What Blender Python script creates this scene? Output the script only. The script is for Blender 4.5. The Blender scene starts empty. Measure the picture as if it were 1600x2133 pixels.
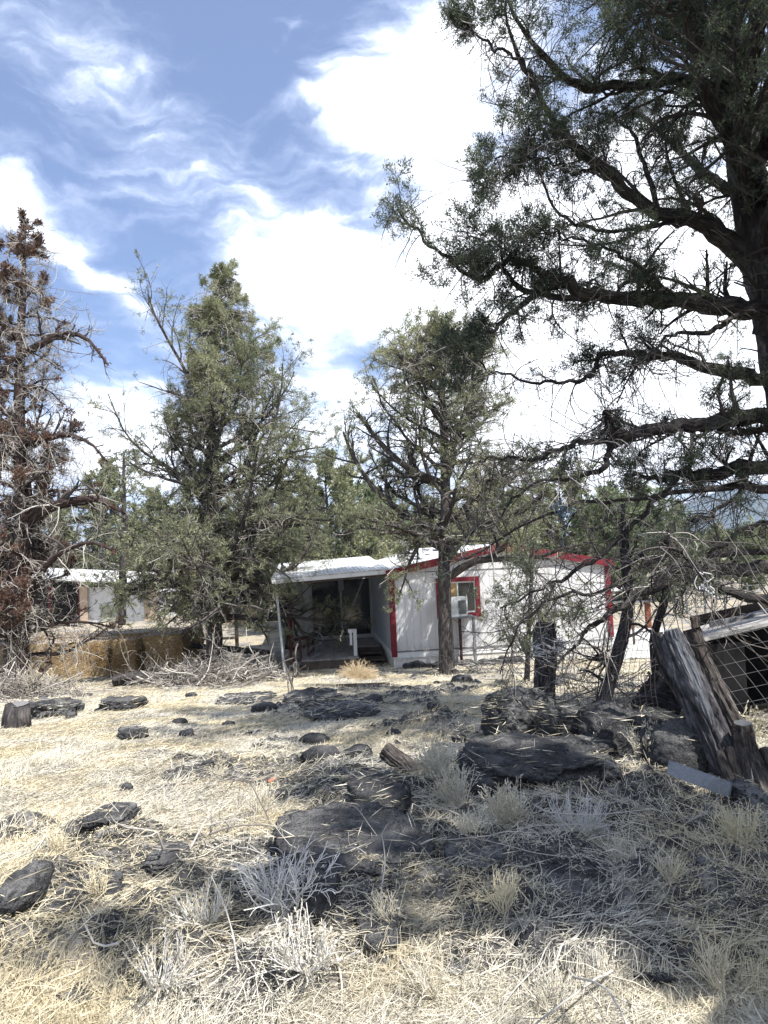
import bpy, math, random
import numpy as np
from math import radians as RAD, sin, cos, pi
from mathutils import Matrix, Vector

# ------------------------------------------------------------------ camera, world, sun, exposure
SC = bpy.context.scene
COL = SC.collection
F_PX, CX, CY = 1450.0, 800.0, 1066.5
PITCH, ROLL = math.atan(82/1450), 0.044
EYE = np.array([0.0, 0.0, 1.6])
FW = np.array([0, cos(PITCH), sin(PITCH)])
U0 = np.array([0, -sin(PITCH), cos(PITCH)])
R0 = np.array([1.0, 0, 0])
RT = cos(ROLL)*R0 - sin(ROLL)*U0
UP = sin(ROLL)*R0 + cos(ROLL)*U0

cam_d = bpy.data.cameras.new('camera')
cam = bpy.data.objects.new('camera', cam_d); COL.objects.link(cam)
cam_d.sensor_fit = 'HORIZONTAL'; cam_d.sensor_width = 36.0
cam_d.lens = 36.0*F_PX/1600.0
cam_d.clip_start = 0.05; cam_d.clip_end = 20000
m = Matrix(((RT[0], UP[0], -FW[0], EYE[0]), (RT[1], UP[1], -FW[1], EYE[1]), (RT[2], UP[2], -FW[2], EYE[2]), (0, 0, 0, 1)))
cam.matrix_world = m
SC.camera = cam
SC.view_settings.view_transform = 'Standard'
SC.view_settings.look = 'None'
SC.view_settings.gamma = 1.0
SC.view_settings.exposure = 1.15
SC.cycles.max_bounces = 6
SC.cycles.transparent_max_bounces = 8
SC.cycles.diffuse_bounces = 3

SUN = np.array([0.44, -0.40, 0.86]); SUN = SUN/np.linalg.norm(SUN)
SUN_EL = math.asin(SUN[2])
sl = bpy.data.lights.new('sun', 'SUN'); sl.energy = 4.3; sl.angle = RAD(0.6); sl.color = (1.0, 0.975, 0.94)
so = bpy.data.objects.new('sun', sl); COL.objects.link(so)
so.rotation_euler = Vector(SUN).to_track_quat('Z', 'Y').to_euler()
so.location = (20, -20, 30)

def ray(px, py):
    return FW + RT*(px-CX)/F_PX + UP*(CY-py)/F_PX
def up_(px, py, d):
    D = ray(px, py); return EYE + D*(d/D[1])

# ---- node helpers
class NT:
    def __init__(s, tree): s.t = tree; s.n = tree.nodes; s.l = tree.links
    def new(s, typ, **kw):
        nd = s.n.new(typ)
        for k, v in kw.items(): setattr(nd, k, v)
        return nd
    def put(s, sock, v):
        if isinstance(v, bpy.types.NodeSocket): s.l.new(v, sock)
        elif isinstance(v, bpy.types.Node): s.l.new(v.outputs[0], sock)
        else: sock.default_value = v
    def math(s, op, a, b=0.0, c=None, clamp=False):
        nd = s.new('ShaderNodeMath', operation=op); nd.use_clamp = clamp
        s.put(nd.inputs[0], a); s.put(nd.inputs[1], b)
        if c is not None: s.put(nd.inputs[2], c)
        return nd.outputs[0]
    def vmath(s, op, a, b=(0, 0, 0)):
        nd = s.new('ShaderNodeVectorMath', operation=op)
        s.put(nd.inputs[0], a); s.put(nd.inputs[1], b)
        return nd.outputs['Value'] if op in ('DOT_PRODUCT', 'LENGTH', 'DISTANCE') else nd.outputs[0]
    def noise(s, vec, scale=5, detail=4, rough=0.55, dist=0.0, out='Fac'):
        nd = s.new('ShaderNodeTexNoise'); s.put(nd.inputs['Vector'], vec)
        nd.inputs['Scale'].default_value = scale; nd.inputs['Detail'].default_value = detail
        nd.inputs['Roughness'].default_value = rough; nd.inputs['Distortion'].default_value = dist
        return nd.outputs[out]
    def voronoi(s, vec, scale=5, feature='F1'):
        nd = s.new('ShaderNodeTexVoronoi', feature=feature); s.put(nd.inputs['Vector'], vec)
        nd.inputs['Scale'].default_value = scale
        return nd.outputs['Distance']
    def ramp(s, fac, stops, interp='LINEAR'):
        nd = s.new('ShaderNodeValToRGB'); nd.color_ramp.interpolation = interp
        e = nd.color_ramp.elements
        while len(e) < len(stops): e.new(0.5)
        for el, (p, c) in zip(e, stops):
            el.position = p; el.color = (c, c, c, 1) if isinstance(c, (int, float)) else (*c, 1)
        s.put(nd.inputs[0], fac); return nd.outputs[0]
    def smooth(s, v, a, b, lo=0.0, hi=1.0):
        nd = s.new('ShaderNodeMapRange', interpolation_type='SMOOTHSTEP')
        s.put(nd.inputs[0], v); s.put(nd.inputs[1], a); s.put(nd.inputs[2], b); s.put(nd.inputs[3], lo); s.put(nd.inputs[4], hi)
        return nd.outputs[0]
    def mix(s, f, a, b, mode='MIX'):
        nd = s.new('ShaderNodeMix', data_type='RGBA', blend_type=mode)
        s.put(nd.inputs[0], f)
        for i, v in ((6, a), (7, b)):
            if isinstance(v, tuple) and len(v) == 3: v = (*v, 1)
            s.put(nd.inputs[i], v)
        return nd.outputs[2]
    def mapping(s, vec, scale=(1, 1, 1), rot=(0, 0, 0), loc=(0, 0, 0)):
        nd = s.new('ShaderNodeMapping'); s.put(nd.inputs[0], vec)
        nd.inputs[1].default_value = loc; nd.inputs[2].default_value = rot; nd.inputs[3].default_value = scale
        return nd.outputs[0]

world = bpy.data.worlds.new('World'); SC.world = world; world.use_nodes = True
W = NT(world.node_tree); W.n.clear()
wo = W.new('ShaderNodeOutputWorld'); bg = W.new('ShaderNodeBackground'); W.l.new(bg.outputs[0], wo.inputs[0])
sky = W.new('ShaderNodeTexSky', sky_type='NISHITA'); sky.sun_disc = False
sky.sun_elevation = SUN_EL; sky.sun_rotation = math.atan2(SUN[0], SUN[1])
sky.altitude = 1200; sky.air_density = 1.1; sky.dust_density = 0.6; sky.ozone_density = 1.6
tc = W.new('ShaderNodeTexCoord'); D0 = W.vmath('NORMALIZE', tc.outputs['Generated'])
# domain-warped direction, so cloud edges curl
wn = W.noise(D0, 2.6, 3, 0.6, out='Color')
Dw = W.vmath('ADD', D0, W.vmath('MULTIPLY', W.vmath('SUBTRACT', wn, (0.5, 0.5, 0.5)), (0.20, 0.20, 0.20)))
wn2 = W.noise(D0, 11, 5, 0.65, out='Color')
Dw = W.vmath('ADD', Dw, W.vmath('MULTIPLY', W.vmath('SUBTRACT', wn2, (0.5, 0.5, 0.5)), (0.045, 0.045, 0.045)))
def blob(px, py, sx, sy, ang, amp):
    """an elongated patch of cloud round the sky direction of a photo point (sx, sy in px of half-width)"""
    c = ray(px, py); c = c/np.linalg.norm(c)
    a = RAD(ang)
    t1 = RT*cos(a) + UP*sin(a); t1 = t1 - c*np.dot(c, t1); t1 /= np.linalg.norm(t1)
    t2 = np.cross(c, t1)
    u = W.math('MULTIPLY', W.math('SUBTRACT', W.vmath('DOT_PRODUCT', Dw, tuple(t1)), 0.0), F_PX/sx*1.0)
    v = W.math('MULTIPLY', W.vmath('DOT_PRODUCT', Dw, tuple(t2)), F_PX/sy*1.0)
    r2 = W.math('ADD', W.math('MULTIPLY', u, u), W.math('MULTIPLY', v, v))
    g = W.math('EXPONENT', W.math('MULTIPLY', r2, -1.0))
    fr = W.math('GREATER_THAN', W.vmath('DOT_PRODUCT', D0, tuple(c)), 0.2)
    return W.math('MULTIPLY', W.math('MULTIPLY', g, fr), amp)
acc = None
for b in [(860, 260, 190, 150, 20, 1.1), (960, 120, 150, 110, 40, .8), (620, 560, 170, 100, -25, .8), (700, 690, 210, 110, -35, .85),
          (1050, 560, 330, 190, 0, 1.0), (1250, 750, 420, 300, 0, 1.2), (1500, 300, 350, 420, 0, .9), (200, 545, 190, 26, -38, .95),
          (110, 440, 150, 40, -40, .45), (150, 120, 260, 130, -35, .42), (320, 250, 260, 90, -38, .38), (60, 330, 200, 60, -30, .35), (600, 90, 130, 10, 73, .30),
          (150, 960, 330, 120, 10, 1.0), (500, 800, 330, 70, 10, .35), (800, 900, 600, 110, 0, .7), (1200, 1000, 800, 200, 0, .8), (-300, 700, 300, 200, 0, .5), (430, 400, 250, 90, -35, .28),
          (735, 730, 80, 34, -25, -1.3), (1000, 235, 50, 85, 20, -.5), (820, 530, 80, 50, 30, -.55), (800, 850, 120, 50, 20, -.4), (770, 660, 60, 20, 10, -.5), (1120, 780, 110, 60, 0, -.6), (800, 425, 170, 45, 10, -.55), (600, 380, 130, 90, -30, -.35), (640, 800, 60, 40, 0, -.3)]:
    g = blob(*b); acc = g if acc is None else W.math('ADD', acc, g)
# wisps: noise stretched along one sky direction
wis = W.noise(W.mapping(Dw, scale=(1.2, 2.0, 5.5), rot=(0, RAD(-40), 0)), 3.0, 8, 0.52, 0.3)
fine = W.noise(W.mapping(Dw, scale=(2.0, 2.0, 7), rot=(0, RAD(-38), 0)), 7.0, 7, 0.55, 0.2)
sc_ = ray(380, 330); sc_ = sc_/np.linalg.norm(sc_); st1 = RT*cos(RAD(-40))+UP*sin(RAD(-40)); st1 = st1-sc_*np.dot(sc_, st1); st1 /= np.linalg.norm(st1); st2 = np.cross(sc_, st1)
cmb = W.new('ShaderNodeCombineXYZ'); W.put(cmb.inputs[0], W.math('MULTIPLY', W.vmath('DOT_PRODUCT', Dw, tuple(st1)), 1.6)); W.put(cmb.inputs[1], W.math('MULTIPLY', W.vmath('DOT_PRODUCT', Dw, tuple(st2)), 11.0))
strk = W.noise(cmb.outputs[0], 1.0, 6, .5, .25)
acc = W.math('ADD', acc, W.math('MULTIPLY', W.math('SUBTRACT', strk, .5), 1.5))
w1 = W.math('MULTIPLY', W.math('SUBTRACT', wis, 0.5), 1.7)
w2 = W.math('MULTIPLY', W.math('SUBTRACT', fine, 0.5), 1.7)
dens = W.math('ADD', W.math('ADD', acc, w1), W.math('ADD', w2, -0.27))
sepd = W.new('ShaderNodeSeparateXYZ'); W.l.new(D0, sepd.inputs[0])
dens = W.math('ADD', dens, W.smooth(sepd.outputs[1], .15, -.35, 0.0, .95))   # added unseen cloud behind the camera, a frontal fill light
mask = W.smooth(dens, -0.15, 1.45)
# sky and cloud colours, shared by the added fill cloud behind the camera
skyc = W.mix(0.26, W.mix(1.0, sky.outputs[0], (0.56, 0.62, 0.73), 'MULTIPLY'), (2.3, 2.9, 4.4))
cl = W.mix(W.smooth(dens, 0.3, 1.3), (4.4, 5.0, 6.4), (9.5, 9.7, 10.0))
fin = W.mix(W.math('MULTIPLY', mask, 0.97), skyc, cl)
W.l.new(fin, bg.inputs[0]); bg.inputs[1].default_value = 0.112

# ------------------------------------------------------------------ numpy noise, ground height
def _hash(ix, iy, iz, seed):
    h = (ix.astype(np.int64)*374761393 + iy.astype(np.int64)*668265263 + iz.astype(np.int64)*2147483647 + seed*974634777) & 0xFFFFFFFF
    h = ((h ^ (h >> 13))*1274126177) & 0xFFFFFFFF
    h = ((h ^ (h >> 16))*2246822519) & 0xFFFFFFFF
    return ((h ^ (h >> 15)) & 0xFFFFFF)/float(0xFFFFFF)
def vn(p, seed=0):
    p = np.asarray(p, float); i = np.floor(p).astype(np.int64); f = p-i; f = f*f*(3-2*f)
    r = 0
    for dx in (0, 1):
        for dy in (0, 1):
            for dz in (0, 1):
                w = (f[:, 0] if dx else 1-f[:, 0])*(f[:, 1] if dy else 1-f[:, 1])*(f[:, 2] if dz else 1-f[:, 2])
                r = r + w*_hash(i[:, 0]+dx, i[:, 1]+dy, i[:, 2]+dz, seed)
    return r*2-1
def fbm(p, octv=4, seed=0, gain=0.5):
    p = np.asarray(p, float); a = 1; s = 0; t = 0
    for o in range(octv):
        s = s + a*vn(p*(2**o)+o*17.3, seed+o); t += a; a *= gain
    return s/t
def fbm2(x, y, sc, octv=4, seed=0, gain=0.5):
    return fbm(np.stack([x*sc, y*sc, np.zeros_like(x)], 1), octv, seed, gain)
def smst(x, a, b):
    t = np.clip((x-a)/(b-a), 0, 1); return t*t*(3-2*t)

def gbase(x, y):
    z = np.interp(y, [-60, 3.5, 6, 9, 12, 16, 20, 24, 45, 120, 400], [0.6, 0.0, -.22, -.52, -.85, -1.35, -1.70, -1.75, -1.75, -1.2, 0.0])
    return z
def ground_at(px, py, dz=0.0):
    D = ray(px, py); t = 1.0
    while t < 400:
        p = EYE + D*t
        if p[2] < float(gbase(p[0], p[1]))+dz: break
        t += 0.02 if t < 30 else 0.2
    return EYE + D*t
# dark lava showing through the straw, partly shade painted into the ground colour: blobs (photo point, half sizes in px) turned into ground patches
LAVA = []
for (px, py, sx, sy, a) in [(710, 1800, 190, 60, 1.0), (1150, 1600, 200, 45, 1.0), (650, 1620, 240, 40, .75), (780, 1680, 130, 50, .8), (1450, 1740, 200, 60, 1.0),
                            (1250, 1850, 330, 70, 1.0), (1100, 1980, 260, 60, .7), (150, 1960, 230, 60, .8), (400, 2020, 180, 60, .5), (1450, 1960, 200, 70, .6), (700, 1950, 110, 60, .5),
                            (330, 1790, 130, 25, .5), (640, 1475, 110, 20, .4), (1150, 1440, 60, 20, .2), (1300, 1590, 130, 40, 1.0), (380, 1620, 70, 18, .4), (220, 1745, 90, 22, .6), (450, 1830, 80, 30, .5),
                            (850, 1440, 120, 10, .3), (560, 1540, 120, 25, .4)]:
    c = ground_at(px, py); e = ground_at(px+sx, py); n = ground_at(px, py-sy)
    LAVA.append((c[0], c[1], abs(e[0]-c[0]), max(abs(n[1]-c[1]), .1), a))
def lava(x, y):
    s = np.zeros_like(x)
    for cx, cy, rx, ry, a in LAVA:
        s = s + a*np.exp(-(((x-cx)/rx)**2+((y-cy)/ry)**2))
    n = fbm2(x, y, 1.7, 5, 5, .6)*1.0
    near = np.exp(-((np.maximum(y, 0)-3)/4.5)**2)
    v = s*1.05 + n*1.1 + near*0.22 - 0.10 - .38*smst(-x/np.maximum(y, 1), -.02, .22)*smst(y, 4.2, 6)
    return smst(v, 0.0, 0.5)*smst(30-y, 0, 8)
def gz(x, y):
    x = np.atleast_1d(np.asarray(x, float)); y = np.atleast_1d(np.asarray(y, float))
    z = gbase(x, y)
    lv = lava(x, y)
    nearw = smst(26-y, 0, 14)
    z = z + fbm2(x, y, .45, 3, 1)*.10*nearw + fbm2(x, y, 1.6, 3, 2)*.045*nearw
    z = z + lv*(.04 + np.abs(fbm2(x, y, 3.6, 5, 3, .62))*.20)*nearw
    z = z + fbm2(x, y, 9, 3, 4, .6)*.014*nearw
    z = z + fbm2(x, y, .03, 2, 9)*1.0*smst(y, 50, 200)
    return z
def g1(x, y): return float(gz([x], [y])[0])
def G(px, py, dz=0.0):
    """the point of the ground seen at a photo point"""
    p = ground_at(px, py, dz); return np.array([p[0], p[1], g1(p[0], p[1])])
def Z(p, dz=0): return np.array([p[0], p[1], g1(p[0], p[1])+dz])

# ------------------------------------------------------------------ mesh building
class MB:
    def __init__(s): s.v = []; s.f4 = []; s.f3 = []; s.t = []; s.uv = []; s.n = 0
    def add(s, v, f, tint=0.5, uv=None):
        v = np.asarray(v, float).reshape(-1, 3); f = np.asarray(f, np.int64)
        if len(v) == 0: return
        s.v.append(v)
        s.t.append(np.broadcast_to(np.asarray(tint, float), (len(v),)).copy())
        s.uv.append(np.zeros((len(v), 2)) if uv is None else uv)
        (s.f4 if f.shape[1] == 4 else s.f3).append(f+s.n); s.n += len(v)
    def box(s, lo, hi, M=None, tint=.5, bev=0.0):
        x0, y0, z0 = lo; x1, y1, z1 = hi
        v = np.array([[x, y, z] for x in (x0, x1) for y in (y0, y1) for z in (z0, z1)], float)
        f = [[0, 1, 3, 2], [4, 6, 7, 5], [0, 4, 5, 1], [2, 3, 7, 6], [0, 2, 6, 4], [1, 5, 7, 3]]
        if M is not None: v = v @ np.array(M.to_3x3()).T + np.array(M.translation)
        s.add(v, f, tint)
    def bar(s, a, b, w, h, tint=.5, roll=0.0):
        """a rectangular bar from a to b"""
        a = np.array(a, float); b = np.array(b, float); d = b-a; L = np.linalg.norm(d); d /= L
        ref = np.array([0, 0, 1.0]) if abs(d[2]) < .9 else np.array([0, 1.0, 0])
        u = np.cross(d, ref); u /= np.linalg.norm(u); w_ = np.cross(u, d)
        cr, sr = cos(roll), sin(roll); u, w_ = u*cr+w_*sr, w_*cr-u*sr
        v = [p + u*sx*w/2 + w_*sz*h/2 for p in (a, b) for sx in (-1, 1) for sz in (-1, 1)]
        f = [[0, 1, 3, 2], [4, 6, 7, 5], [0, 4, 5, 1], [2, 3, 7, 6], [0, 2, 6, 4], [1, 5, 7, 3]]
        s.add(v, f, tint)
    def tubes(s, P, R, S=4, tint=.5, cap=False, rough=0.0, rs=6.0, seed=0, twist=0.0, af=2.2, crack=0.0):
        P = np.asarray(P, float); R = np.asarray(R, float)
        if P.ndim == 2: P = P[None]; R = R[None]
        if len(P) == 0: return
        M, K, _ = P.shape
        T = np.empty_like(P); T[:, 1:-1] = P[:, 2:]-P[:, :-2]; T[:, 0] = P[:, 1]-P[:, 0]; T[:, -1] = P[:, -1]-P[:, -2]
        T /= np.linalg.norm(T, axis=2, keepdims=True)+1e-9
        mt = T.mean(1); ref = np.where((np.abs(mt[:, 2:3]) > .7), np.array([[0.3, 1.0, 0]]), np.array([[0, 0.1, 1.0]]))
        ref = np.broadcast_to(ref[:, None], P.shape)
        A = np.cross(T, ref); A /= np.linalg.norm(A, axis=2, keepdims=True)+1e-9
        B = np.cross(T, A)
        th = np.arange(S)*2*pi/S
        ang = th[None, None, :] + twist*np.linspace(0, 1, K)[None, :, None]
        ct = np.cos(ang)[..., None]; st = np.sin(ang)[..., None]
        dirs = A[:, :, None]*ct + B[:, :, None]*st
        rad = R[:, :, None, None]
        V = P[:, :, None] + dirs*rad
        L = np.concatenate([np.zeros((M, 1)), np.cumsum(np.linalg.norm(np.diff(P, axis=1), axis=2), 1)], 1)
        if rough > 0:
            q = np.stack([np.broadcast_to(np.cos(ang)*af, (M, K, S)), np.broadcast_to(np.sin(ang)*af, (M, K, S)), np.broadcast_to(L[:, :, None]*rs/3, (M, K, S))], -1).reshape(-1, 3)
            nn = fbm(q*1.6, 4, seed+50, .6).reshape(M, K, S)[..., None]
            if crack:
                q2 = np.stack([np.broadcast_to(np.cos(ang)*7, (M, K, S)), np.broadcast_to(np.sin(ang)*7, (M, K, S)), np.broadcast_to(L[:, :, None]*2.2, (M, K, S))], -1).reshape(-1, 3)
                nn = nn-crack/rough*np.clip(1-np.abs(fbm(q2, 3, seed+90, .5).reshape(M, K, S)[..., None])*7, 0, 1)
            V = P[:, :, None] + dirs*rad*(1+rough*nn)
        uv = np.stack([np.broadcast_to(th/(2*pi), (M, K, S)), np.broadcast_to(L[:, :, None], (M, K, S))], -1).reshape(-1, 2)
        idx = np.arange(M*K*S).reshape(M, K, S); nx = np.roll(idx, -1, 2)
        f = np.stack([idx[:, :-1], nx[:, :-1], nx[:, 1:], idx[:, 1:]], -1).reshape(-1, 4)
        tt = np.broadcast_to(np.asarray(tint, float).reshape(-1, 1, 1) if np.ndim(tint) else np.full((1, 1, 1), tint), (M, K, S)).reshape(-1)
        base = s.n
        s.add(V.reshape(-1, 3), f, tt, uv)
        if cap:
            for i in range(M):
                for k in (0, K-1):
                    c = P[i, k]; s.add([c], np.zeros((0, 3), int), tt[0])
                    ring = idx[i, k]+base; ci = s.n-1
                    r2 = np.roll(ring, -1)
                    fc = np.stack([ring, r2, np.full(S, ci)], 1) if k else np.stack([r2, ring, np.full(S, ci)], 1)
                    s.f3.append(fc)
    def kites(s, O, D, L, Wd, rng, tint=.5):
        """leaf-sized four-sided faces from O along D"""
        N = len(O)
        if N == 0: return
        D = D/(np.linalg.norm(D, axis=1, keepdims=True)+1e-9)
        r = rng.normal(size=(N, 3)); S_ = np.cross(D, r); S_ /= np.linalg.norm(S_, axis=1, keepdims=True)+1e-9
        L = np.broadcast_to(L, (N,))[:, None]; Wd = np.broadcast_to(Wd, (N,))[:, None]
        V = np.stack([O, O+D*L*.45+S_*Wd*.5, O+D*L, O+D*L*.45-S_*Wd*.5], 1).reshape(-1, 3)
        s.add(V, np.arange(N*4).reshape(N, 4), np.repeat(np.broadcast_to(tint, (N,)), 4))
    def build(s, name, mat, parent=None, smooth=False, uv=True):
        v = np.concatenate(s.v); me = bpy.data.meshes.new(name)
        q = np.concatenate(s.f4) if s.f4 else np.zeros((0, 4), np.int64)
        t = np.concatenate([f for f in s.f3 if len(f)]) if any(len(f) for f in s.f3) else np.zeros((0, 3), np.int64)
        me.vertices.add(len(v)); me.vertices.foreach_set('co', v.ravel().astype(np.float32))
        loops = np.concatenate([q.ravel(), t.ravel()]); me.loops.add(len(loops)); me.loops.foreach_set('vertex_index', loops.astype(np.int32))
        nf = len(q)+len(t); me.polygons.add(nf)
        st = np.concatenate([np.arange(len(q))*4, len(q)*4+np.arange(len(t))*3]); me.polygons.foreach_set('loop_start', st.astype(np.int32))
        me.polygons.foreach_set('use_smooth', np.full(nf, bool(smooth)))
        a = me.attributes.new('tint', 'FLOAT', 'POINT'); a.data.foreach_set('value', np.concatenate(s.t).astype(np.float32))
        if uv:
            uvs = np.concatenate(s.uv)
            if np.any(uvs):
                vv = np.concatenate([uvs, np.zeros((len(uvs), 1))], 1)
                a = me.attributes.new('tuv', 'FLOAT_VECTOR', 'POINT'); a.data.foreach_set('vector', vv.ravel().astype(np.float32))
        me.update(calc_edges=True); me.validate()
        if mat: me.materials.append(mat)
        o = bpy.data.objects.new(name, me); COL.objects.link(o)
        if parent is not None: o.parent = parent
        return o

def tag(o, label=None, cat=None, group=None, kind=None):
    if label: o['label'] = label
    if cat: o['category'] = cat
    if group: o['group'] = group
    if kind: o['kind'] = kind
    return o
def empty(name, loc=(0, 0, 0), rz=0.0):
    o = bpy.data.objects.new(name, None); COL.objects.link(o); o.location = tuple(map(float, loc)); o.rotation_euler = (0, 0, rz)
    o.empty_display_size = .3
    return o
def copy_tree(o, parent=None):
    c = o.copy(); COL.objects.link(c); c.parent = parent
    for ch in list(o.children): copy_tree(ch, c)
    return c
def crom(pts, n):
    """smooth curve through control rows (any number of columns)"""
    p = np.asarray(pts, float); p = np.vstack([2*p[0]-p[1], p, 2*p[-1]-p[-2]])
    k = len(p)-3; t = np.linspace(0, k-1e-6, n); i = np.floor(t).astype(int); f = (t-i)[:, None]
    a, b, c, d = p[i], p[i+1], p[i+2], p[i+3]
    return .5*((2*b)+(-a+c)*f+(2*a-5*b+4*c-d)*f**2+(-a+3*b-3*c+d)*f**3)

# ------------------------------------------------------------------ materials
def mat(name, fn, rough=.9, spec=.2):
    mt = bpy.data.materials.new(name); mt.use_nodes = True
    N = NT(mt.node_tree); b = N.n['Principled BSDF']
    b.inputs['Roughness'].default_value = rough; b.inputs['Specular IOR Level'].default_value = spec
    fn(N, b); return mt
def pos(N): return N.new('ShaderNodeNewGeometry').outputs['Position']
def attr(N, name='tint', out='Fac'):
    a = N.new('ShaderNodeAttribute'); a.attribute_name = name; return a.outputs[out]
def bump(N, b, h, st=.5, dist=.02):
    nd = N.new('ShaderNodeBump'); nd.inputs['Strength'].default_value = st; nd.inputs['Distance'].default_value = dist
    N.put(nd.inputs['Height'], h); N.l.new(nd.outputs[0], b.inputs['Normal'])
def m_leaf(name, stops, trans=.35):
    def fn(N, b):
        c = N.ramp(attr(N), stops)
        N.l.new(c, b.inputs['Base Color'])
        tr = N.new('ShaderNodeBsdfTranslucent'); N.l.new(N.mix(1.0, c, (1.1, 1.15, .7), 'MULTIPLY'), tr.inputs[0])
        mx = N.new('ShaderNodeMixShader'); mx.inputs[0].default_value = trans
        N.l.new(b.outputs[0], mx.inputs[1]); N.l.new(tr.outputs[0], mx.inputs[2])
        N.l.new(mx.outputs[0], N.n['Material Output'].inputs[0])
    return mat(name, fn, .65, .25)
def m_bark(name, c0, c1, c2, sc=1.0):
    def fn(N, b):
        uvw = attr(N, 'tuv', 'Vector')
        v = N.mapping(uvw, scale=(9*sc, 2.2*sc, 1))
        n1 = N.noise(v, 2.2, 6, .65, .4); n2 = N.noise(pos(N), 2.5, 3)
        n3 = N.noise(N.mapping(uvw, scale=(26*sc, 3*sc, 1)), 2.0, 3, .6)
        c = N.ramp(n1, [(0.30, c0), (0.52, c1), (0.72, c2)])
        c = N.mix(N.smooth(n2, .35, .7), N.mix(1.0, c, (.72, .70, .70), 'MULTIPLY'), c)
        N.l.new(c, b.inputs['Base Color'])
        bump(N, b, N.math('ADD', n1, N.math('MULTIPLY', n3, .6)), .9, .03)
    return mat(name, fn, .95, .1)
def m_tint(name, stops, rough=.9):
    def fn(N, b): N.l.new(N.ramp(attr(N), stops), b.inputs['Base Color'])
    return mat(name, fn, rough, .15)
def m_lava(name, lich=.5):
    def fn(N, b):
        p = pos(N)
        n = N.noise(p, 3.2, 7, .68, .3); n2 = N.noise(p, 26, 4, .7); pv = N.vmath('ADD', p, N.vmath('MULTIPLY', N.noise(p, 18, 3, .6, out='Color'), (.06, .06, .06))); pit = N.voronoi(pv, 42); pit2 = N.voronoi(pv, 110)
        c = N.ramp(n2, [(.3, (.026, .027, .030)), (.6, (.075, .074, .074)), (.8, (.15, .145, .14))])
        li = N.smooth(N.math('ADD', N.math('MULTIPLY', n, .75), N.math('MULTIPLY', n2, .35)), .72-.2*lich, .86-.2*lich)
        c = N.mix(N.math('MULTIPLY', li, .85), c, (.29, .29, .28))
        up = N.new('ShaderNodeSeparateXYZ'); N.l.new(N.new('ShaderNodeNewGeometry').outputs['Normal'], up.inputs[0])
        dust = N.math('MULTIPLY', N.smooth(up.outputs[2], .55, .95), N.smooth(n, .42, .62))
        c = N.mix(N.math('MULTIPLY', dust, .30+.45*lich), c, (.27, .26, .245))
        pm = N.smooth(N.noise(p, 6, 4, .6), .42, .62)
        hole = N.math('MULTIPLY', N.smooth(pit, .30, .12), pm)
        c = N.mix(hole, c, (.02, .02, .021))
        N.l.new(c, b.inputs['Base Color'])
        h = N.math('ADD', N.math('MULTIPLY', N.math('MULTIPLY', N.smooth(pit, 0, .4), pm), .7), N.math('ADD', N.math('MULTIPLY', n2, .9), N.math('MULTIPLY', pit2, .3)))
        bump(N, b, h, 1.0, .035)
    return mat(name, fn, .95, .15)
def m_wood(name, c0, c1, scale=(60, 60, 4), rough=.9):
    def fn(N, b):
        o = N.new('ShaderNodeTexCoord').outputs['Object']
        n = N.noise(N.mapping(o, scale=scale), 1.0, 6, .62, .3); n2 = N.noise(o, 3, 3)
        c = N.mix(n, c0, c1); c = N.mix(N.smooth(n2, .35, .65), N.mix(1.0, c, (.7, .68, .66), 'MULTIPLY'), c)
        N.l.new(c, b.inputs['Base Color']); bump(N, b, n, .6, .01)
    return mat(name, fn, rough, .2)
def m_flat(name, col, rough=.6, var=.15, sc=6, spec=.3, metal=0.0, dirt=None, bumpd=.002):
    def fn(N, b):
        p = N.new('ShaderNodeTexCoord').outputs['Object']; n = N.noise(p, sc, 5, .6)
        c = N.mix(n, tuple(max(x*(1-var), 0) for x in col), tuple(min(x*(1+var), 1) for x in col))
        if dirt:
            c = N.mix(N.smooth(N.noise(N.mapping(p, scale=(3, 3, .8)), 2.2, 6, .7), .50, .75), c, dirt)
        b.inputs['Metallic'].default_value = metal
        N.l.new(c, b.inputs['Base Color']); bump(N, b, n, .3, bumpd)
    return mat(name, fn, rough, spec)

LEAF_G = m_leaf('juniper_leaf', [(0, (.038, .048, .032)), (.35, (.12, .138, .085)), (.7, (.25, .26, .16)), (1, (.40, .39, .27))])
LEAF_B = m_leaf('near_juniper_leaf', [(0, (.026, .038, .032)), (.4, (.068, .090, .072)), (.75, (.140, .162, .118)), (1, (.26, .26, .20))], .42)
LEAF_R = m_leaf('rusty_leaf', [(0, (.055, .034, .027)), (.5, (.135, .078, .058)), (1, (.25, .17, .13))], .25)
LEAF_S = m_leaf('sage_leaf', [(0, (.08, .10, .06)), (.5, (.20, .24, .14)), (1, (.33, .37, .22))], .35)
BARK = m_bark('juniper_bark', (.025, .022, .021), (.10, .088, .080), (.25, .225, .205))
BARK_D = m_bark('near_juniper_bark', (.018, .017, .018), (.068, .062, .060), (.19, .172, .16))
BARK_R = m_bark('reddish_bark', (.022, .016, .015), (.075, .052, .046), (.19, .165, .15))
BARK_G = m_bark('grey_weathered_bark', (.02, .019, .021), (.085, .083, .088), (.23, .225, .23), 1.2)
TWIG = m_tint('dead_twig', [(0, (.09, .078, .068)), (.5, (.25, .225, .195)), (1, (.50, .47, .42))])
TWIG_D = m_tint('dark_twig', [(0, (.035, .031, .030)), (.6, (.11, .098, .09)), (1, (.32, .29, .265))])
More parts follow.
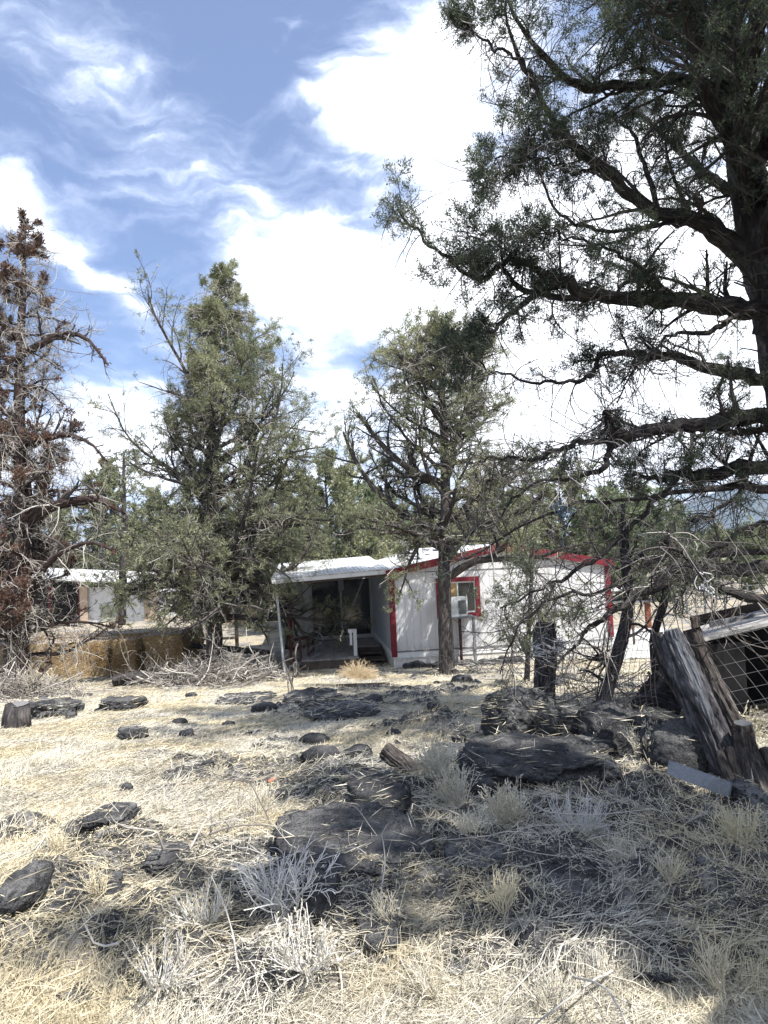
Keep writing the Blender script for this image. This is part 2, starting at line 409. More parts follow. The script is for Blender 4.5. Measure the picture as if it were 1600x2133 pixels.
def m_straw(name, stops, trans):
    mt = m_leaf(name, stops, trans); N = NT(mt.node_tree); b = N.n['Principled BSDF']; src = b.inputs['Base Color'].links[0].from_socket
    y = N.smooth(N.noise(pos(N), .9, 3, .6), .42, .62); c = N.mix(y, src, N.mix(1.0, src, (1.03, .965, .80), 'MULTIPLY')); N.l.new(c, b.inputs['Base Color']); return mt
STRAW = m_straw('straw', [(0, (.09, .082, .073)), (.25, (.26, .238, .20)), (.6, (.50, .455, .37)), (1, (.76, .72, .62))], .15)
LAVA_M = m_lava('lava_rock', .75); LAVA_D = m_lava('dark_lava_rock', .25)
SAWN = m_flat('sawn_end', (.50, .46, .41), .9, .3, 14)
WEATH = m_wood('weathered_wood', (.085, .09, .10), (.27, .28, .29))
WEATHB = m_wood('brown_wood', (.045, .034, .028), (.16, .125, .10))

# ------------------------------------------------------------------ ground
def build_ground():
    xs = np.concatenate([-np.geomspace(9, 3000, 60)[::-1], np.linspace(-8.9, 8.9, 560), np.geomspace(9, 3000, 60)])
    ys = np.concatenate([-np.geomspace(1, 300, 20)[::-1], np.linspace(0, 2.2, 20), 2.2+np.cumsum(.022*1.0055**np.arange(560))])
    last = ys[-1]; ys = np.concatenate([ys, np.geomspace(last+1.0, 6000, 60)])
    X, Y = np.meshgrid(xs, ys); x = X.ravel(); y = Y.ravel()
    z = gz(x, y); lv = lava(x, y)
    n0, n1 = X.shape; idx = np.arange(n0*n1).reshape(n0, n1)
    f = np.stack([idx[:-1, :-1], idx[:-1, 1:], idx[1:, 1:], idx[1:, :-1]], -1).reshape(-1, 4)
    mb = MB(); mb.add(np.stack([x, y, z], 1), f, lv)
    def fn(N, b):
        p = pos(N); lv = attr(N)
        n1 = N.noise(p, 1.3, 6, .6); n2 = N.noise(p, 9, 6, .7, .4); n3 = N.noise(p, 55, 4, .7)
        pit = N.voronoi(p, 30)
        st = N.noise(N.mapping(p, scale=(14, 60, 14), rot=(0, 0, .5)), 1.0, 5, .7, 1.0)
        straw = N.ramp(st, [(.3, (.17, .14, .10)), (.5, (.40, .34, .24)), (.72, (.60, .53, .39))])
        dirt = N.ramp(n3, [(.3, (.13, .12, .11)), (.7, (.36, .335, .30))])
        c = N.mix(N.smooth(n1, .42, .60), straw, dirt)
        rock = N.ramp(n2, [(.32, (.030, .031, .034)), (.55, (.085, .083, .082)), (.75, (.20, .19, .175))])
        rock = N.mix(N.smooth(N.noise(p, 5, 6, .7), .50, .68), rock, (.33, .31, .28))
        rock = N.mix(N.math('MULTIPLY', N.smooth(pit, .3, .1), .6), rock, (.022, .022, .024))
        k = N.smooth(N.math('ADD', lv, N.math('MULTIPLY', N.math('SUBTRACT', n2, .5), 1.1)), .35, .62)
        c = N.mix(k, c, rock)
        N.l.new(c, b.inputs['Base Color'])
        bump(N, b, N.math('ADD', N.math('MULTIPLY', n2, 1.2), N.math('ADD', n3, N.math('MULTIPLY', N.smooth(pit, 0, .4), k))), .8, .03)
    o = mb.build('ground', mat('ground', fn, .97, .1), smooth=True); tag(o, kind='structure')
build_ground()

def grass_field(name, N, yr, length, width, lay, dens_fn, seed, tint=(.35, 1.0), kindlabel=None, dirang=.3, bend=.25, zoff=0.0, xmul=.66):
    rng = np.random.default_rng(seed)
    # sample so that the density per square metre falls with distance
    y = yr[0]*(yr[1]/yr[0])**rng.random(N*2)
    x = (rng.random(N*2)*2-1)*(y*xmul+.5)
    keep = rng.random(N*2) < dens_fn(x, y)
    x = x[keep][:N]; y = y[keep][:N]; n = len(x)
    z = gz(x, y)+zoff
    sw = fbm2(x, y, .8, 3, seed+3)*2.2 + fbm2(x, y, 3.0, 2, seed+7)*1.2
    az = dirang + sw + rng.normal(size=n)*.75
    el = np.abs(rng.normal(size=n))*lay[1]+lay[0]
    L = length*(.45+rng.random(n)*.9)*np.clip(y/6, .8, 2.0)**.35
    Wd = width*(.6+.8*rng.random(n))*np.clip(y/4.0, .8, 5.0)**.75
    D = np.stack([np.cos(az)*np.cos(el), np.sin(az)*np.cos(el), np.sin(el)], 1)
    side = np.stack([-np.sin(az), np.cos(az), rng.normal(size=n)*.5], 1); side /= np.linalg.norm(side, axis=1, keepdims=True)
    O = np.stack([x, y, z], 1)
    D2 = D + rng.normal(size=(n, 3))*.22; D2[:, 2] -= bend*(.4+rng.random(n)); D2 /= np.linalg.norm(D2, axis=1, keepdims=True)
    M1 = O + D*L[:, None]*.55; E = M1 + D2*L[:, None]*.5
    gzE = gz(E[:, 0], E[:, 1])+.006; E[:, 2] = np.maximum(E[:, 2], gzE); gzM = gz(M1[:, 0], M1[:, 1])+.008; M1[:, 2] = np.maximum(M1[:, 2], gzM)
    w = Wd[:, None]*.5
    V = np.stack([O-side*w, O+side*w, M1-side*w*.9, M1+side*w*.9, E-side*w*.2, E+side*w*.2], 1).reshape(-1, 3)
    b0 = np.arange(n)[:, None]*6
    f = np.concatenate([b0+np.array([[0, 1, 3, 2]]), b0+np.array([[2, 3, 5, 4]])])
    big = .5+.5*fbm2(x, y, .9, 3, seed+11)
    tt = np.clip(tint[0]+(tint[1]-tint[0])*(.55*rng.random(n)+.55*big), 0, 1)
    mb = MB(); mb.add(V, f, np.repeat(tt, 6))
    return mb

TOPS = []
# ------------------------------------------------------------------ tree growing
def unit(v): return v/(np.linalg.norm(v, axis=-1, keepdims=True)+1e-9)
def grow(P, R, n, t0, t1, L, ang, rng, up=0.0, k=6, curl=.18, grav=0.0, rr=.55, r1=.3, flat=.0, shrink=.5, rmin=.0015, dirbias=None, lvar=(.55, 1.25)):
    M, K, _ = P.shape
    if M == 0: return np.zeros((0, k, 3)), np.zeros((0, k))
    t = (np.tile(np.arange(n), (M, 1))+rng.random((M, n)))/n; t = t0+(t1-t0)*t
    u = t*(K-1); i = np.clip(u.astype(int), 0, K-2); f = (u-i)[..., None]
    m = np.arange(M)[:, None]
    p = P[m, i]*(1-f)+P[m, i+1]*f; T = unit(P[m, i+1]-P[m, i]); r = R[m, i]*(1-f[..., 0])+R[m, i+1]*f[..., 0]
    p = p.reshape(-1, 3); T = T.reshape(-1, 3); r = r.ravel(); t = t.ravel()
    L = np.repeat(np.broadcast_to(L, (M,)), n)*(1-shrink*t)*(lvar[0]+(lvar[1]-lvar[0])*rng.random(M*n))
    q = rng.normal(size=(M*n, 3)); q[:, 2] *= (1-flat); q -= T*np.sum(q*T, 1, keepdims=True); q = unit(q)
    a = ang*(.7+.6*rng.random(M*n))[:, None]
    d = T*np.cos(a)+q*np.sin(a); d[:, 2] += up
    if dirbias is not None: d = d + dirbias
    d = unit(d)
    out = [p]; cv = rng.normal(size=(M*n, 3))*curl
    for j in range(1, k):
        d = unit(d+cv+rng.normal(size=d.shape)*curl*.8+np.array([0, 0, grav]))
        p = p+d*(L/(k-1))[:, None]; out.append(p)
    C = np.stack(out, 1); r0 = np.maximum(r*rr, rmin)
    lin = np.linspace(1, r1, k)[None]
    return C, np.maximum(r0[:, None]*lin, rmin*.6)
def paths_pts(P, n, t0, t1, rng):
    M, K, _ = P.shape
    t = t0+(t1-t0)*rng.random((M, n)); u = t*(K-1); i = np.clip(u.astype(int), 0, K-2); f = (u-i)[..., None]; m = np.arange(M)[:, None]
    return (P[m, i]*(1-f)+P[m, i+1]*f).reshape(-1, 3), unit(P[m, i+1]-P[m, i]).reshape(-1, 3)
def tufts(mb, O, D, B, L, Wd, rng, spread=.8, tint0=.45, clump=.9, jit=.03, tv=.22, upb=.25):
    N = len(O)
    if N == 0: return
    tt = tint0 + .55*fbm(O*clump, 3, 3)+rng.normal(size=N)*.06
    O = np.repeat(O, B, 0)+rng.normal(size=(N*B, 3))*jit; D = np.repeat(D, B, 0)
    d = D*.5+rng.normal(size=(N*B, 3))*spread; d[:, 2] += upb
    tt = np.clip(np.repeat(tt, B)+rng.normal(size=N*B)*tv*.6, 0, 1)
    mb.kites(O, d, L*(.6+.8*rng.random(N*B)), Wd*(.6+.8*rng.random(N*B)), rng, tt)
def subsel(P, R, frac, rng):
    k = rng.random(len(P)) < frac; return P[k], R[k]

def juniper(name, base, height, prof, rng, trunk_r=.28, nlimb=60, lean=(0, 0), h0=.18, el=(.15, .9), leaf=LEAF_G, bark=BARK, n2=12, n3=7, tn=3, B=6, tl=.11, tw=.03,
            dead=400, dl=.8, dens=lambda p: 1.0, ktint=.5, extra=(), azb=None, kinkseed=0, curl=.14, twigm=TWIG, trunkpts=None, leafstart=.25, deadstart=.05, kg=.05, l2=.42, spread=.8, gravL=0.02, deadgrav=-.09):
    """trunk + limbs (one bark mesh), branches, dead twigs, foliage; limbs follow the crown profile prof(h)->radius"""
    base = np.array(base, float)
    if trunkpts is None:
        zz = np.linspace(0, 1, 9)
        trunkpts = [[base[0]+lean[0]*z+.07*height/9*sin(z*7+kinkseed), base[1]+lean[1]*z, base[2]-.25+(height+.25)*z] for z in zz]
    TP = crom(trunkpts, 70); tz = np.linspace(0, 1, 70)
    TR = trunk_r*(1-tz)**.85+.012; TR[:4] *= np.array([1.45, 1.25, 1.12, 1.04])
    root = empty(name, base)
    def par(o): o.parent = root; o.matrix_parent_inverse = Matrix.Translation((-Vector(base))); return o
    tb = MB(); tb.tubes(TP, TR, 16, .5, cap=True, rough=.22, rs=2.5, seed=kinkseed, twist=1.5)
    # limbs
    h = h0+(1-h0)*((np.arange(nlimb)+rng.random(nlimb))/nlimb)**1.05; h = np.minimum(h, .985)
    az = np.arange(nlimb)*2.39996+rng.random(nlimb)*.9
    ln = np.array([prof(hh, a) for hh, a in zip(h, az)])*(.72+.42*rng.random(nlimb))
    u = h*69; i = np.clip(u.astype(int), 0, 68); p = TP[i]+(TP[i+1]-TP[i])*(u-i)[:, None]; r = np.interp(h, tz, TR)
    e = el[0]+(el[1]-el[0])*h+rng.normal(size=nlimb)*.16
    k = 10; d = np.stack([np.cos(az)*np.cos(e), np.sin(az)*np.cos(e), np.sin(e)], 1)
    out = [p]; cv = rng.normal(size=(nlimb, 3))*curl*.5; L = ln/np.maximum(np.cos(e), .45)
    for j in range(1, k):
        d = unit(d+cv+rng.normal(size=d.shape)*curl+np.array([0, 0, kg])); p = p+d*(L/(k-1))[:, None]; out.append(p)
    LP = np.stack(out, 1); LR = np.minimum(r*.5, .012+.022*L)[:, None]*np.linspace(1, .18, k)[None]
    for q in extra:
        c = crom(q, k); LP = np.concatenate([LP, c[None, :, :3]]); LR = np.concatenate([LR, c[None, :, 3]]); L = np.append(L, np.linalg.norm(c[-1, :3]-c[0, :3]))
    tb.tubes(LP, LR, 7, .5, rough=.2, rs=3, seed=kinkseed+1)
    par(tb.build('trunk', bark, smooth=True))
    P2, R2 = grow(LP, LR, n2, .15, 1.0, L*l2, .75, rng, up=.12, k=7, curl=.16, rr=.6, grav=gravL)
    P3, R3 = grow(P2, R2, n3, .15, 1.0, np.repeat(L*l2*.42, n2), .7, rng, up=.12, k=5, curl=.2, rr=.6)
    w = np.array([dens(x) for x in P3[:, -1]])*np.clip(np.repeat(L, n2*n3)/2.2, .16, 1); keep = rng.random(len(P3)) < w
    b2 = MB(); b2.tubes(P2, R2, 4, rng.random(len(P2))*.6); b2.tubes(P3, np.maximum(R3, .003), 3, rng.random(len(P3))*.8)
    par(b2.build('branches', TWIG_D, smooth=True, uv=False))
    fb = MB(); PK = P3[keep]
    O, D = paths_pts(PK, tn, leafstart, 1.0, rng)
    tufts(fb, O, D, B, tl, tw, rng, spread, ktint)
    O2, D2 = paths_pts(LP, 10, .85, 1.0, rng); tufts(fb, O2, D2, B, tl, tw, rng, spread, ktint)
    par(fb.build('foliage', leaf, uv=False))
    if dead:
        nd = max(1, int(dead/len(LP)))
        big_ = L > .9
        PD, RD = grow(LP[big_], LR[big_]*.5, nd, deadstart, .8, dl, 1.1, rng, up=-.05, k=9, curl=.13, grav=deadgrav, rr=.35, shrink=.2, rmin=.004, lvar=(.4, 1.4))
        PE, RE = grow(PD, RD, 4, .25, .95, dl*.40, .7, rng, k=6, curl=.2, grav=deadgrav*.6, rmin=.003)
        PF, RF = grow(PE, RE, 2, .25, .95, dl*.16, .7, rng, k=4, curl=.2, grav=-.02, rmin=.0025)
        db = MB(); db.tubes(PD, np.maximum(RD, .006), 4, .3+.7*rng.random(len(PD))); db.tubes(PE, np.maximum(RE, .004), 3, .3+.7*rng.random(len(PE)))
        db.tubes(PF, np.maximum(RF, .003), 3, .3+.7*rng.random(len(PF)))
        par(db.build('dead_twigs', twigm, smooth=True, uv=False))
    return root
def profile(pts, asym=None):
    hs, rs = zip(*pts)
    def f(h, a):
        r = float(np.interp(h, hs, rs))
        return r*(asym(a, h) if asym else 1.0)
    return f

# ------------------------------------------------------------------ things in world coordinates
def thing(name, base, label, cat, group=None, kind=None):
    o = empty(name, base); return tag(o, label, cat, group, kind)
def part(mb, name, mt, root, smooth=False, uv=True):
    o = mb.build(name, mt, smooth=smooth, uv=uv); o.parent = root
    o.matrix_parent_inverse = Matrix.Translation(-Vector(root.location)); return o
def sub(mb, name, mt, par_, smooth=False):
    """a sub-part: its mesh lives in the same coordinates as its parent part's mesh"""
    o = mb.build(name, mt, smooth=smooth); o.parent = par_; return o

# ------------------------------------------------------------------ mobile home
HB = up_(820, 1390, 19.5); HYAW = RAD(6.5)
HB[2] = -1.74
HX = np.array([cos(HYAW), sin(HYAW), 0]); HY = np.array([-sin(HYAW), cos(HYAW), 0])
def LH(px, py, Y):
    """home-local X and Z of a photo point on the plane local-Y = Y"""
    D = ray(px, py); o = EYE-HB; t = (Y-o@HY)/(D@HY); q = o+D*t; return q@HX, q[2]
def siding(N, b, col, pitch, stain):
    o = N.new('ShaderNodeTexCoord').outputs['Object']; s = N.new('ShaderNodeSeparateXYZ'); N.l.new(o, s.inputs[0])
    u = N.math('FRACT', N.math('DIVIDE', N.math('ADD', s.outputs[0], s.outputs[1]), pitch))
    g = N.math('ADD', N.smooth(u, .0, .05, 1, 0), N.smooth(u, .95, 1.0))
    n = N.noise(N.mapping(o, scale=(2.5, 2.5, .5)), 1.7, 6, .68, .4)
    n2 = N.noise(o, 9, 5, .7)
    c = N.mix(N.smooth(n, .45, .85), col, stain)
    low = N.math('MULTIPLY', N.smooth(s.outputs[2], 1.15, .5), N.smooth(n2, .4, .7))
    c = N.mix(N.math('MULTIPLY', low, .6), c, (.36, .31, .24))
    c = N.mix(N.math('MULTIPLY', g, .5), c, (.25, .24, .22))
    N.l.new(c, b.inputs['Base Color']); bump(N, b, N.math('SUBTRACT', N.math('MULTIPLY', n2, .15), g), .5, .012)
SIDE = mat('white_siding', lambda N, b: siding(N, b, (.57, .565, .56), .203, (.40, .375, .345)), .6, .3)
SKIRT = mat('ribbed_skirting', lambda N, b: siding(N, b, (.64, .62, .57), .10, (.46, .42, .34)), .6, .3)
RED = m_flat('red_trim', (.145, .012, .020), .55, .25, 9, dirt=(.16, .03, .03))
WHITE_T = m_flat('white_trim', (.66, .66, .64), .5, .08, 8, dirt=(.42, .40, .36))
ROOF_M = m_flat('white_metal_roof', (.62, .62, .61), .45, .12, 3, .4, dirt=(.36, .35, .33))
DARKSTRIP = m_flat('grey_strip', (.16, .16, .16), .7)
GLASS = m_flat('dark_glass', (.018, .021, .023), .06, .2, 2, .9, bumpd=.0)
ALU = m_flat('aluminium', (.42, .43, .44), .4, .1, 9, .5)
DECKM = m_wood('deck_boards', (.20, .19, .18), (.42, .40, .38), (30, 3, 30))
TANP = m_flat('tan_board', (.42, .28, .12), .8, .2)
HW = 6.38; HLEN = 14.0; ZF, ZE, ZR = .56, 2.76, 3.36
home = empty('mobile_home', HB, HYAW)
tag(home, 'white single storey mobile home with dark red trim and low gable roof behind the junipers', 'mobile home')
wx0, wx1, wz0, wz1 = 1.42, 2.42, 1.52, 2.40
b = MB()
b.box((0, 0, ZF), (wx0, .12, ZE)); b.box((wx1, 0, ZF), (HW, .12, ZE)); b.box((wx0, 0.0, ZF), (wx1, .12, wz0)); b.box((wx0, 0.0, wz1), (wx1, .12, ZE))
zt = ZE
v = [(0, 0, zt), (HW, 0, zt), (HW/2, 0, ZR-.02), (0, .12, zt), (HW, .12, zt), (HW/2, .12, ZR-.02)]
b.add(v, [[0, 1, 2], [3, 5, 4]])
b.box((0, .121, ZF), (.12, HLEN, ZE)); b.box((HW-.12, .121, ZF), (HW, HLEN, ZE)); b.box((.12, HLEN-.12, ZF), (HW-.12, HLEN, ZE))
b.build('wall', SIDE, home)
b = MB(); b.box((.02, .02, -.3), (HW-.02, .08, .36)); b.box((.02, .081, -.3), (.08, HLEN, .36)); b.box((HW-.08, .081, -.3), (HW-.02, HLEN, .36))
b.build('skirting', SKIRT, home)
b = MB(); b.box((-.01, -.012, .362), (HW+.01, .10, .52)); b.box((-.012, .102, .362), (.10, HLEN, .52)); b.build('skirt_band', WHITE_T, home)
b = MB(); b.box((.14, -.03, .522), (HW, .0, .556)); b.build('belly_strip', DARKSTRIP, home)
b = MB(); b.box((2.98, -.012, .60), (3.01, -.002, 2.75)); b.build('seam_strip', ALU, home)
b = MB(); b.box((1.0, -.014, 2.70), (5.0, -.002, 2.725)); b.build('seam_strip', DARKSTRIP, home)
# roof: two metal slopes with overhang, then the red rake boards
sl_ = (ZR-ZE)/(HW/2)
b = MB()
for s in (-1, 1):
    xe = -.10 if s < 0 else HW+.10; ze = ZE-.10*sl_+.06
    v = []
    for y in (-.10, HLEN+.2):
        for (x, z) in ((xe, ze), (HW/2, ZR+.06)):
            v += [(x, y, z), (x, y, z-.05)]
    v = np.array(v, float); f = [[0, 2, 6, 4], [1, 5, 7, 3], [0, 1, 3, 2], [4, 6, 7, 5], [0, 4, 5, 1], [2, 3, 7, 6]]
    b.add(v, f)
rf = b.build('roof', ROOF_M, home)
rng = np.random.default_rng(4)
b = MB()
for i in range(13):
    x = .3+rng.random()*2.4; y = .3+rng.random()*9; z = ZE+x*sl_+.075
    b.box((x, y, z), (x+.15+rng.random()*.3, y+.4+rng.random()*1.5, z+.02))
b.build('roof_patch', m_flat('grey_patch', (.16, .17, .19), .8), rf)
b = MB()
for s in (-1, 1):
    xe = -.12 if s < 0 else HW+.12; ze = ZE-.12*sl_
    v = []
    for y in (-.135, -.102):
        v += [(xe, y, ze+.07), (HW/2, y, ZR+.075), (HW/2, y, ZR-.15), (xe, y, ze-.13)]
    b.add(v, [[0, 3, 2, 1], [4, 5, 6, 7], [0, 1, 5, 4], [3, 7, 6, 2], [0, 4, 7, 3]])
b.build('rake_board', RED, home)
b = MB(); b.box((-.035, -.035, .40), (.12, -.001, ZE-.02)); b.box((-.035, 0.0, .53), (-.001, .12, ZE-.02)); b.build('corner_trim', RED, home)
b = MB(); b.box((HW-.12, -.035, .60), (HW+.035, -.001, ZE-.02)); b.box((HW+.001, 0, .60), (HW+.035, .12, ZE-.02)); b.build('corner_trim', RED, home)
# window
b = MB(); t = .125
b.box((wx0-t, -.05, wz0-t), (wx1+t, -.002, wz0)); b.box((wx0-t, -.05, wz1), (wx1+t, -.002, wz1+t))
b.box((wx0-t, -.05, wz0), (wx0, -.002, wz1)); b.box((wx1, -.05, wz0), (wx1+t, -.002, wz1))
win = b.build('window', RED, home)
b = MB(); t = .04
b.box((wx0, .0, wz0), (wx1, .05, wz0+t)); b.box((wx0, .0, wz1-t), (wx1, .05, wz1)); b.box((wx0, .0, wz0+t), (wx0+t, .05, wz1-t)); b.box((wx1-t, .0, wz0+t), (wx1, .05, wz1-t)); b.box((1.89, 0, wz0+t), (1.93, .05, wz1-t))
b.build('window_frame', WHITE_T, win)
b = MB(); b.box((wx0+t, .02, wz0+t), (1.72, .03, wz1-t)); b.box((1.932, .02, wz0+t), (wx1-t, .03, wz1-t)); b.build('window_pane', GLASS, win)
b = MB(); b.box((1.722, .015, wz0+t), (1.888, .035, wz1-t)); b.build('filler_board', TANP, win)
# vent pipe
b = MB(); x, y = .95, 3.2; z = ZE+x*sl_
b.tubes([[x, y, z-.1], [x, y, z+.55]], [.07, .07], 12, cap=True); b.tubes([[x, y, z+.58], [x, y, z+.70]], [.13, .13], 12, cap=True); b.tubes([[x, y, z+.5], [x, y, z+.6]], [.09, .09], 10)
b.build('vent_pipe', ALU, home, smooth=False)
# porch side: the back wall of the addition with its sliding door
YD = 5.3
dx0, dz1 = LH(645, 1207, YD); dx1, _ = LH(772, 1207, YD); dzb = LH(700, 1321, YD)[1]
ax0 = LH(603, 1290, YD)[0]
DK = .36
b = MB(); b.box((ax0, YD, DK-.2), (dx0, YD+.12, 2.75)); b.box((dx1, YD, DK-.2), (-.001, YD+.12, 2.75)); b.box((dx0, YD, dz1), (dx1, YD+.12, 2.75)); b.box((ax0, YD+.121, 0), (ax0+.12, HLEN-3, 2.5)); b.box((dx0, YD+.0, DK-.2), (dx1, YD+.12, DK+.05))
b.build('porch_wall', SIDE, home)
b = MB(); b.box((ax0-.08, YD-.03, DK-.3), (ax0+.06, YD-.001, 2.6)); b.build('corner_trim', RED, home)
b = MB(); t = .06; zb = DK+.052
b.box((dx0, YD-.02, zb), (dx1, YD+.04, zb+t)); b.box((dx0, YD-.02, dz1-t), (dx1, YD+.04, dz1)); b.box((dx0, YD-.02, zb+t), (dx0+t, YD+.04, dz1-t)); b.box((dx1-t, YD-.02, zb+t), (dx1, YD+.04, dz1-t)); xm = (dx0+dx1)/2
b.box((xm-.03, YD-.025, zb+t), (xm+.03, YD+.04, dz1-t))
sd = b.build('sliding_door', ALU, home)
b = MB(); b.box((dx0+t, YD+.0, zb+t), (xm-.031, YD+.01, dz1-t)); b.build('door_pane', GLASS, sd)
b = MB(); b.box((xm+.031, YD+.0, zb+t), (dx1-t, YD+.01, dz1-t)); b.build('door_pane', GLASS, sd)
b = MB(); b.box((xm-.09, YD-.34, dz1-.42), (xm+.09, YD-.2, dz1-.02)); b.build('porch_lamp', m_flat('frosted_plastic', (.30, .31, .32), .5), home)
# darker panel on the porch side wall, its shade put into the colour
b = MB(); b.box((-.014, .13, .53), (-.002, YD-.002, ZE-.15)); b.build('side_shade_panel', m_flat('shaded_siding', (.34, .36, .37), .8, .12, 5, dirt=(.16, .15, .14)), home)
# porch roof: pale corrugated sheet on a lean-to frame
px0, pz0 = LH(565, 1205, .15); px1, pz1 = -.02, LH(806, 1184, .15)[1]
b = MB(); nr = 60
xs = np.linspace(px0, px1, nr); dz = .012*np.sin(np.arange(nr)*pi)
f0 = lambda x: pz0+(pz1-pz0)*(x-px0)/(px1-px0)
vt = []
for yy, dzz in ((-.05, 0.0), (6.2, .33)):
    for q in (0, -.03):
        for i, x in enumerate(xs): vt.append((x, yy, f0(x)+dzz+q+(.014 if i % 2 else 0)))
vt = np.array(vt); n = nr; A = np.arange(n-1)
f = np.concatenate([np.stack([A, A+1, A+1+2*n, A+2*n], 1), np.stack([A+n, A+3*n, A+1+3*n, A+1+n], 1), np.stack([A, A+n, A+1+n, A+1], 1)])
b.add(vt, f); pr = b.build('porch_roof', ROOF_M, home)
b = MB(); b.bar((px0+.02, -.03, pz0-.09), (px1, -.03, pz1-.09), .05, .11); b.build('gutter', WHITE_T, pr)
b = MB(); b.bar((px0+.02, .06, pz0-.16), (px1-.01, .06, pz1-.15), .04, .10)
for x in np.linspace(px0+.3, px1-.3, 5): b.bar((x, .1, f0(x)-.08), (x, 5.25, f0(x)+.18), .04, .09)
b.build('roof_frame', WEATHB, pr)
pA = LH(576, 1268, .1); pB = LH(593, 1380, -.35)
b = MB(); b.tubes([[px0+.12, .05, pz0-.1], [pB[0], -.25, -.05]], [.035, .035], 10, cap=True); b.build('prop_pole', ALU, home)
b = MB()
x0 = LH(606, 1300, 2.2)[0]
b.bar((x0, 2.3, 0), (x0, 2.3, pz0+.0), .09, .09); b.build('porch_post', RED, home)
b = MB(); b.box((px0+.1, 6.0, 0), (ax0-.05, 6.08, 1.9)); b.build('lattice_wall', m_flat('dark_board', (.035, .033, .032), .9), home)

# deck, steps, newel post, hose
dk0 = LH(628, 1369, .6)[0]; dkm = LH(748, 1369, .6)[0]; dkr = -.03
deck = empty('wooden_deck', HB+HX*dk0+HY*.6, HYAW)
tag(deck, 'grey board deck with brown skirt under the porch roof', 'deck')
def dl(mb, name, m_, par_=None):
    """mesh given in home coordinates, parented to a thing with the home's rotation"""
    o = mb.build(name, m_, par_); return o
ox = -dk0; oy = -.6
b = MB(); rng = np.random.default_rng(8)
for i in range(26):
    xx = dk0+.117*i
    if xx+.11 > -.04: break
    yf = .6 if xx < dkm else 2.9
    b.box((xx+ox, yf+oy+rng.random()*.02, DK-.03+rng.random()*.004), (xx+.108+ox, YD-.03+oy, DK+rng.random()*.006))
b.build('deck_boards', DECKM, deck)
b = MB(); b.box((dk0+ox, .63+oy, -.2), (dkm+ox, .67+oy, DK-.035)); b.box((dkm-.04+ox, .68+oy, -.2), (dkm+ox, 2.9+oy, DK-.035)); b.box((dkm+ox, 2.93+oy, -.2), (dkr+ox, 2.97+oy, DK-.035)); b.build('deck_skirt', WEATHB, deck)
b = MB(); x = LH(605, 1340, .9)[0]
for (a, y_) in ((x, 1.0), (x+.28, 1.05), (x+.50, 1.6), (x+.65, 2.4)): b.bar((a+ox, y_+oy, -.1), (a+ox, y_+oy, .95), .07, .07)
b.bar((x+ox, 1.0+oy, .62), (x+.65+ox, 2.4+oy, .62), .04, .09); b.bar((x+ox, 1.0+oy, .9), (x+.5+ox, 1.6+oy, .9), .04, .09)
b.build('deck_railing', m_flat('red_brown_paint', (.055, .018, .016), .7), deck)
b = MB(); x = LH(740, 1340, 1.0)[0]; zt_ = LH(742, 1310, 1.0)[1]
b.bar((x+ox, 1.0+oy, -.1), (x+ox, 1.0+oy, zt_), .10, .10); b.bar((x-.12+ox, 1.0+oy, zt_-.45), (x-.12+ox, 1.0+oy, zt_-.02), .07, .09); b.bar((x-.19+ox, 1.02+oy, zt_-.05), (x-.02+ox, 1.02+oy, zt_-.05), .12, .10)
b.build('newel_post', WHITE_T, deck)
for i, (y0, z_) in enumerate(((2.1, .25), (1.4, .14), (.7, .05))):
    b = MB(); b.box((dkm+.10+ox, y0+oy, z_-.03), (dkr-.05+ox, y0+.75+oy, z_+.01)); b.build('step', WEATHB, deck)
b = MB(); b.bar((dkm+.06+ox, .65+oy, -.1), (dkm+.06+ox, 2.9+oy, .32), .04, .2); b.bar((dkr-.02+ox, .65+oy, -.1), (dkr-.02+ox, 2.9+oy, .32), .03, .2); b.build('stringer', WEATHB, deck)
b = MB(); x, z = LH(645, 1335, 3.3); th = np.linspace(-.4*pi, 1.5*pi, 24)
b.tubes(np.stack([x+.42*np.cos(th), 3.3+.1*np.sin(th*1.0), DK+.28+.24*np.sin(th)], 1), np.full(24, .018), 6)
hs = b.build('garden_hose', WHITE_T, None); hs.location = HB; hs.rotation_euler = (0, 0, HYAW); tag(hs, 'pale garden hose looped beside the red railing on the deck', 'hose')
b = MB(); p0 = LH(668, 1343, 1.6); b.bar((dk0-.75, .1, .05), (dk0+.55, 1.2, DK+.10), .04, .07); o = b.build('loose_board', WEATH, None); o.location = HB; o.rotation_euler = (0, 0, HYAW); tag(o, 'thin grey board leaning on the left end of the deck', 'board')

# window cooler and its stand
cool = empty('window_cooler', HB+HX*1.50+HY*(-.55)+np.array([0, 0, 1.47]), HYAW); tag(cool, 'pale metal air cooler box in front of the red framed window', 'air cooler')
b = MB(); b.box((0, 0, 0), (.55, .04, .52)); b.box((0, .041, 0), (.03, .5, .52)); b.box((.52, .041, 0), (.55, .5, .52)); b.box((.031, .041, .49), (.519, .5, .52)); b.box((.031, .041, .0), (.519, .5, .03)); b.build('cabinet', m_flat('grey_enamel', (.45, .47, .47), .5), cool)
b = MB(); b.box((.29, -.008, .07), (.51, -.001, .44))
gq = b.build('grille', m_flat('dark_grille', (.10, .11, .11), .7), cool)
st = empty('cooler_stand', HB+HX*1.45+HY*(-.6), HYAW); tag(st, 'tall wooden stand holding up the window cooler', 'stand')
b = MB(); b.box((0, 0, 1.42), (.80, .55, 1.465)); b.build('stand_top', WEATH, st)
for (x, y_) in ((.05, .05), (.74, .05), (.05, .48), (.45, .48)):
    b = MB(); b.bar((x, y_, -.1), (x, y_, 1.42), .07, .07); b.build('leg', WEATH if x > .6 else m_flat('dark_red_post', (.06, .025, .025), .8), st)
